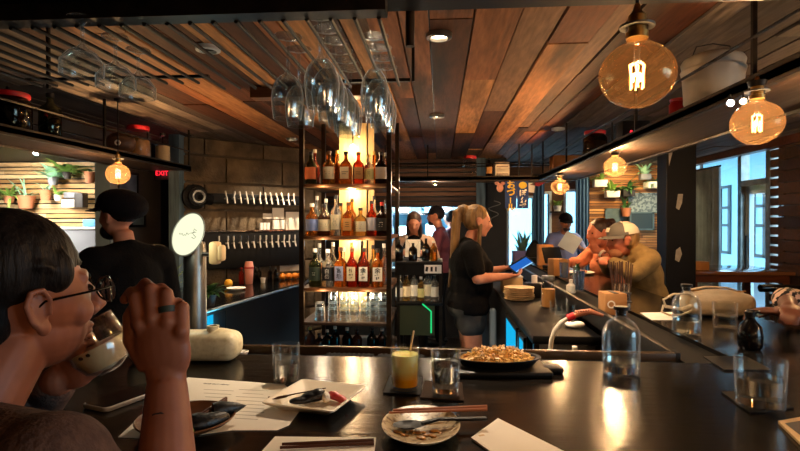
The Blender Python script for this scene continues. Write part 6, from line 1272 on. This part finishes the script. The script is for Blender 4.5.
# left hand under the glass
gl = P(104, 345, .91); put(body, hand_mb(wrL, (gl - o) + V((-.03, .03, -.02)) - wrL, V((.3, -.8, .3)), V((0, -.2, 1)), .95, .45), None, (0, 0, 0))
for s in (-1, 1):
    hj = W(-.80 + s * .07, .36 - s * .06, .80); kn = W(-.60 + s * .10, .78 - s * .08, .74); an = W(-.60 + s * .10, .72 - s * .08, .12); body.cap(hj, kn, .085, .056); body.cap(kn, an, .055, .036); body.ell(an + V((.06, 0, -.06)), (.12, .042, .038))
body.fuse('body', 'skinwarm_m', fg, .0031, 3)
sh = ftorso(.012); sh.cap(shR, shR + (elR - shR) * .5, .068, .064); sh.cap(shL, elL, .062, .052); sh.cap(elL, elL + (wrL - elL) * .8, .052, .040); sh.fuse('shirt', 'brownshirt_m', fg, .007, 4)
cu = shR + (elR - shR) * .5; MB().tube([cu, cu + (elR - shR).normalized() * .012], [.066, .066], 20).build('sleeve_hem', 'brownshirt_m', fg)
pm = MB()
for s in (-1, 1):
    hj = W(-.80 + s * .07, .36 - s * .06, .80); kn = W(-.60 + s * .10, .78 - s * .08, .74); an = W(-.60 + s * .10, .72 - s * .08, .12); pm.cap(hj, kn, .10, .070); pm.cap(kn, an + V((0, 0, .03)), .068, .055)
pm.fuse('trousers', 'denim_m', fg, .012, 3)
def Lf(p): return hcw - o + Rf @ V(p)
hb_ = MB(); hb_.ell(Lf((0, -.030, .062)), (.087, .106, .088), Rf, 24).ell(Lf((0, -.068, .010)), (.074, .060, .085), Rf, 20).ell(Lf((0, -.080, -.055)), (.060, .040, .055), Rf, 18).ell(Lf((0, .016, .078)), (.068, .054, .044), Rf, 18)
for s in (-1, 1): hb_.ell(Lf((s * .064, .024, .050)), (.018, .026, .034), Rf, 14)
r = random.Random(21)
for i in range(46):
    a = r.uniform(0, 2 * PI); e = r.uniform(.1, 1.35); d = V((math.cos(a) * math.cos(e), math.sin(a) * math.cos(e), math.sin(e))); p = V((d.x * .086, -.026 + d.y * .10, .046 + d.z * .092)); s_ = V((-d.y, d.x, -.5)) * .02
    hb_.tube([Lf(p * .97), Lf(p * 1.03 + s_ * .6), Lf(p * 1.02 + s_ * 1.6)], [.009, .007, .003], 6)
hb_.fuse('hair', 'hairblack_m', fg, .0045, 1)
for s in (-1, 1): MB().ell(Lf((s * .031, .080, .012)), (.012, .008, .007), Rf, n=12).build('eye', 'eye_m', fg)
b = MB()                                        # eyeglasses, worn
for s in (-1, 1):
    rim = [Lf((s * .036 + .026 * math.cos(a), .112 - .010 * abs(math.cos(a)), .006 + .021 * math.sin(a))) for a in [2 * PI * i / 18 for i in range(18)]]
    b.tube(rim, .0017, 6, closed=True); b.tube([Lf((s * .062, .104, .014)), Lf((s * .082, .07, .014)), Lf((s * .083, .0, .010)), Lf((s * .080, -.02, -.006))], .0019, 6)
b.tube([Lf((-.011, .110, .012)), Lf((0, .114, .014)), Lf((.011, .110, .012))], .0016, 6); eg = b.build('eyeglasses', 'blackgloss_m', fg)
for s in (-1, 1):
    b = MB(); b.add(*(lambda m: (m.v, m.f))(MB().lathe([(.0001, 0), (1, 0), (1, .0006), (.0001, .0006)], n=24).rot(Matrix.Diagonal((.026, .021, 1))).rot(rx(PI / 2))), Rf, Lf((s * .036, .110, .006)))
    b.build('lens', 'pane_m', eg)
k0, k1 = fing[2][0], fing[2][1]; MB().cyl(k0 + (k1 - k0) * .30, k0 + (k1 - k0) * .52, .0128, n=20).build('finger_ring', mat('ring_m', '#2c3a36', .5), fg)
tt = MB()                                       # wrist tattoo
q = wrR + (elR - wrR) * .16
for pts in ([(-.012, -.004), (-.004, .006), (.006, .008), (.014, .004)], [(.0, .004), (.008, -.004), (.016, -.002)], [(-.014, -.008), (-.008, -.001)]):
    tt.tube([q + cx_ * x - aw * (math.sqrt(max(.0302 ** 2 - x * x, 0)) + .0012) + up * z for x, z in pts], .0012, 5)
tt.build('tattoo', mat('tattoo_m', '#2e2420', .8), fg)
# the stemless glass at the lips
ax = (cx_ * -.42 + V((0, 0, 1)) * .88 + aw * -.12).normalized(); Rg = frame(aw, V(ax)); Rg = Matrix((ax.cross(aw).normalized() * -1, (aw - ax * aw.dot(ax)).normalized(), ax)).transposed()
c0 = P(112, 370, .90)
gt = thing('cocktail_glass', 'stemless glass of creamy cocktail tilted at the lips of the foreground guest', 'glass', c0)
MB().lathe([(.0001, 0), (.018, .001), (.036, .012), (.046, .034), (.047, .052), (.043, .092), (.0420, .0925), (.0412, .092), (.0450, .052), (.044, .034), (.034, .013), (.0001, .0035)], n=40).rot(Rg).build('glass_wall', 'glass_m', gt)
MB().lathe([(.0001, .004), (.032, .013), (.0425, .034), (.0436, .050), (.0001, .052)], n=36).rot(Rg).build('drink', mat('cream_drink_m', '#b89468', .5, col2='#c8a87c', nscale=30), gt)
for i, x in enumerate((-.006, .007)): MB().ell(Rg @ V((x - .002, -.0437, .044)), (.0042, .002, .0028), n=8).build('coffee_bean', 'eye_m', gt)
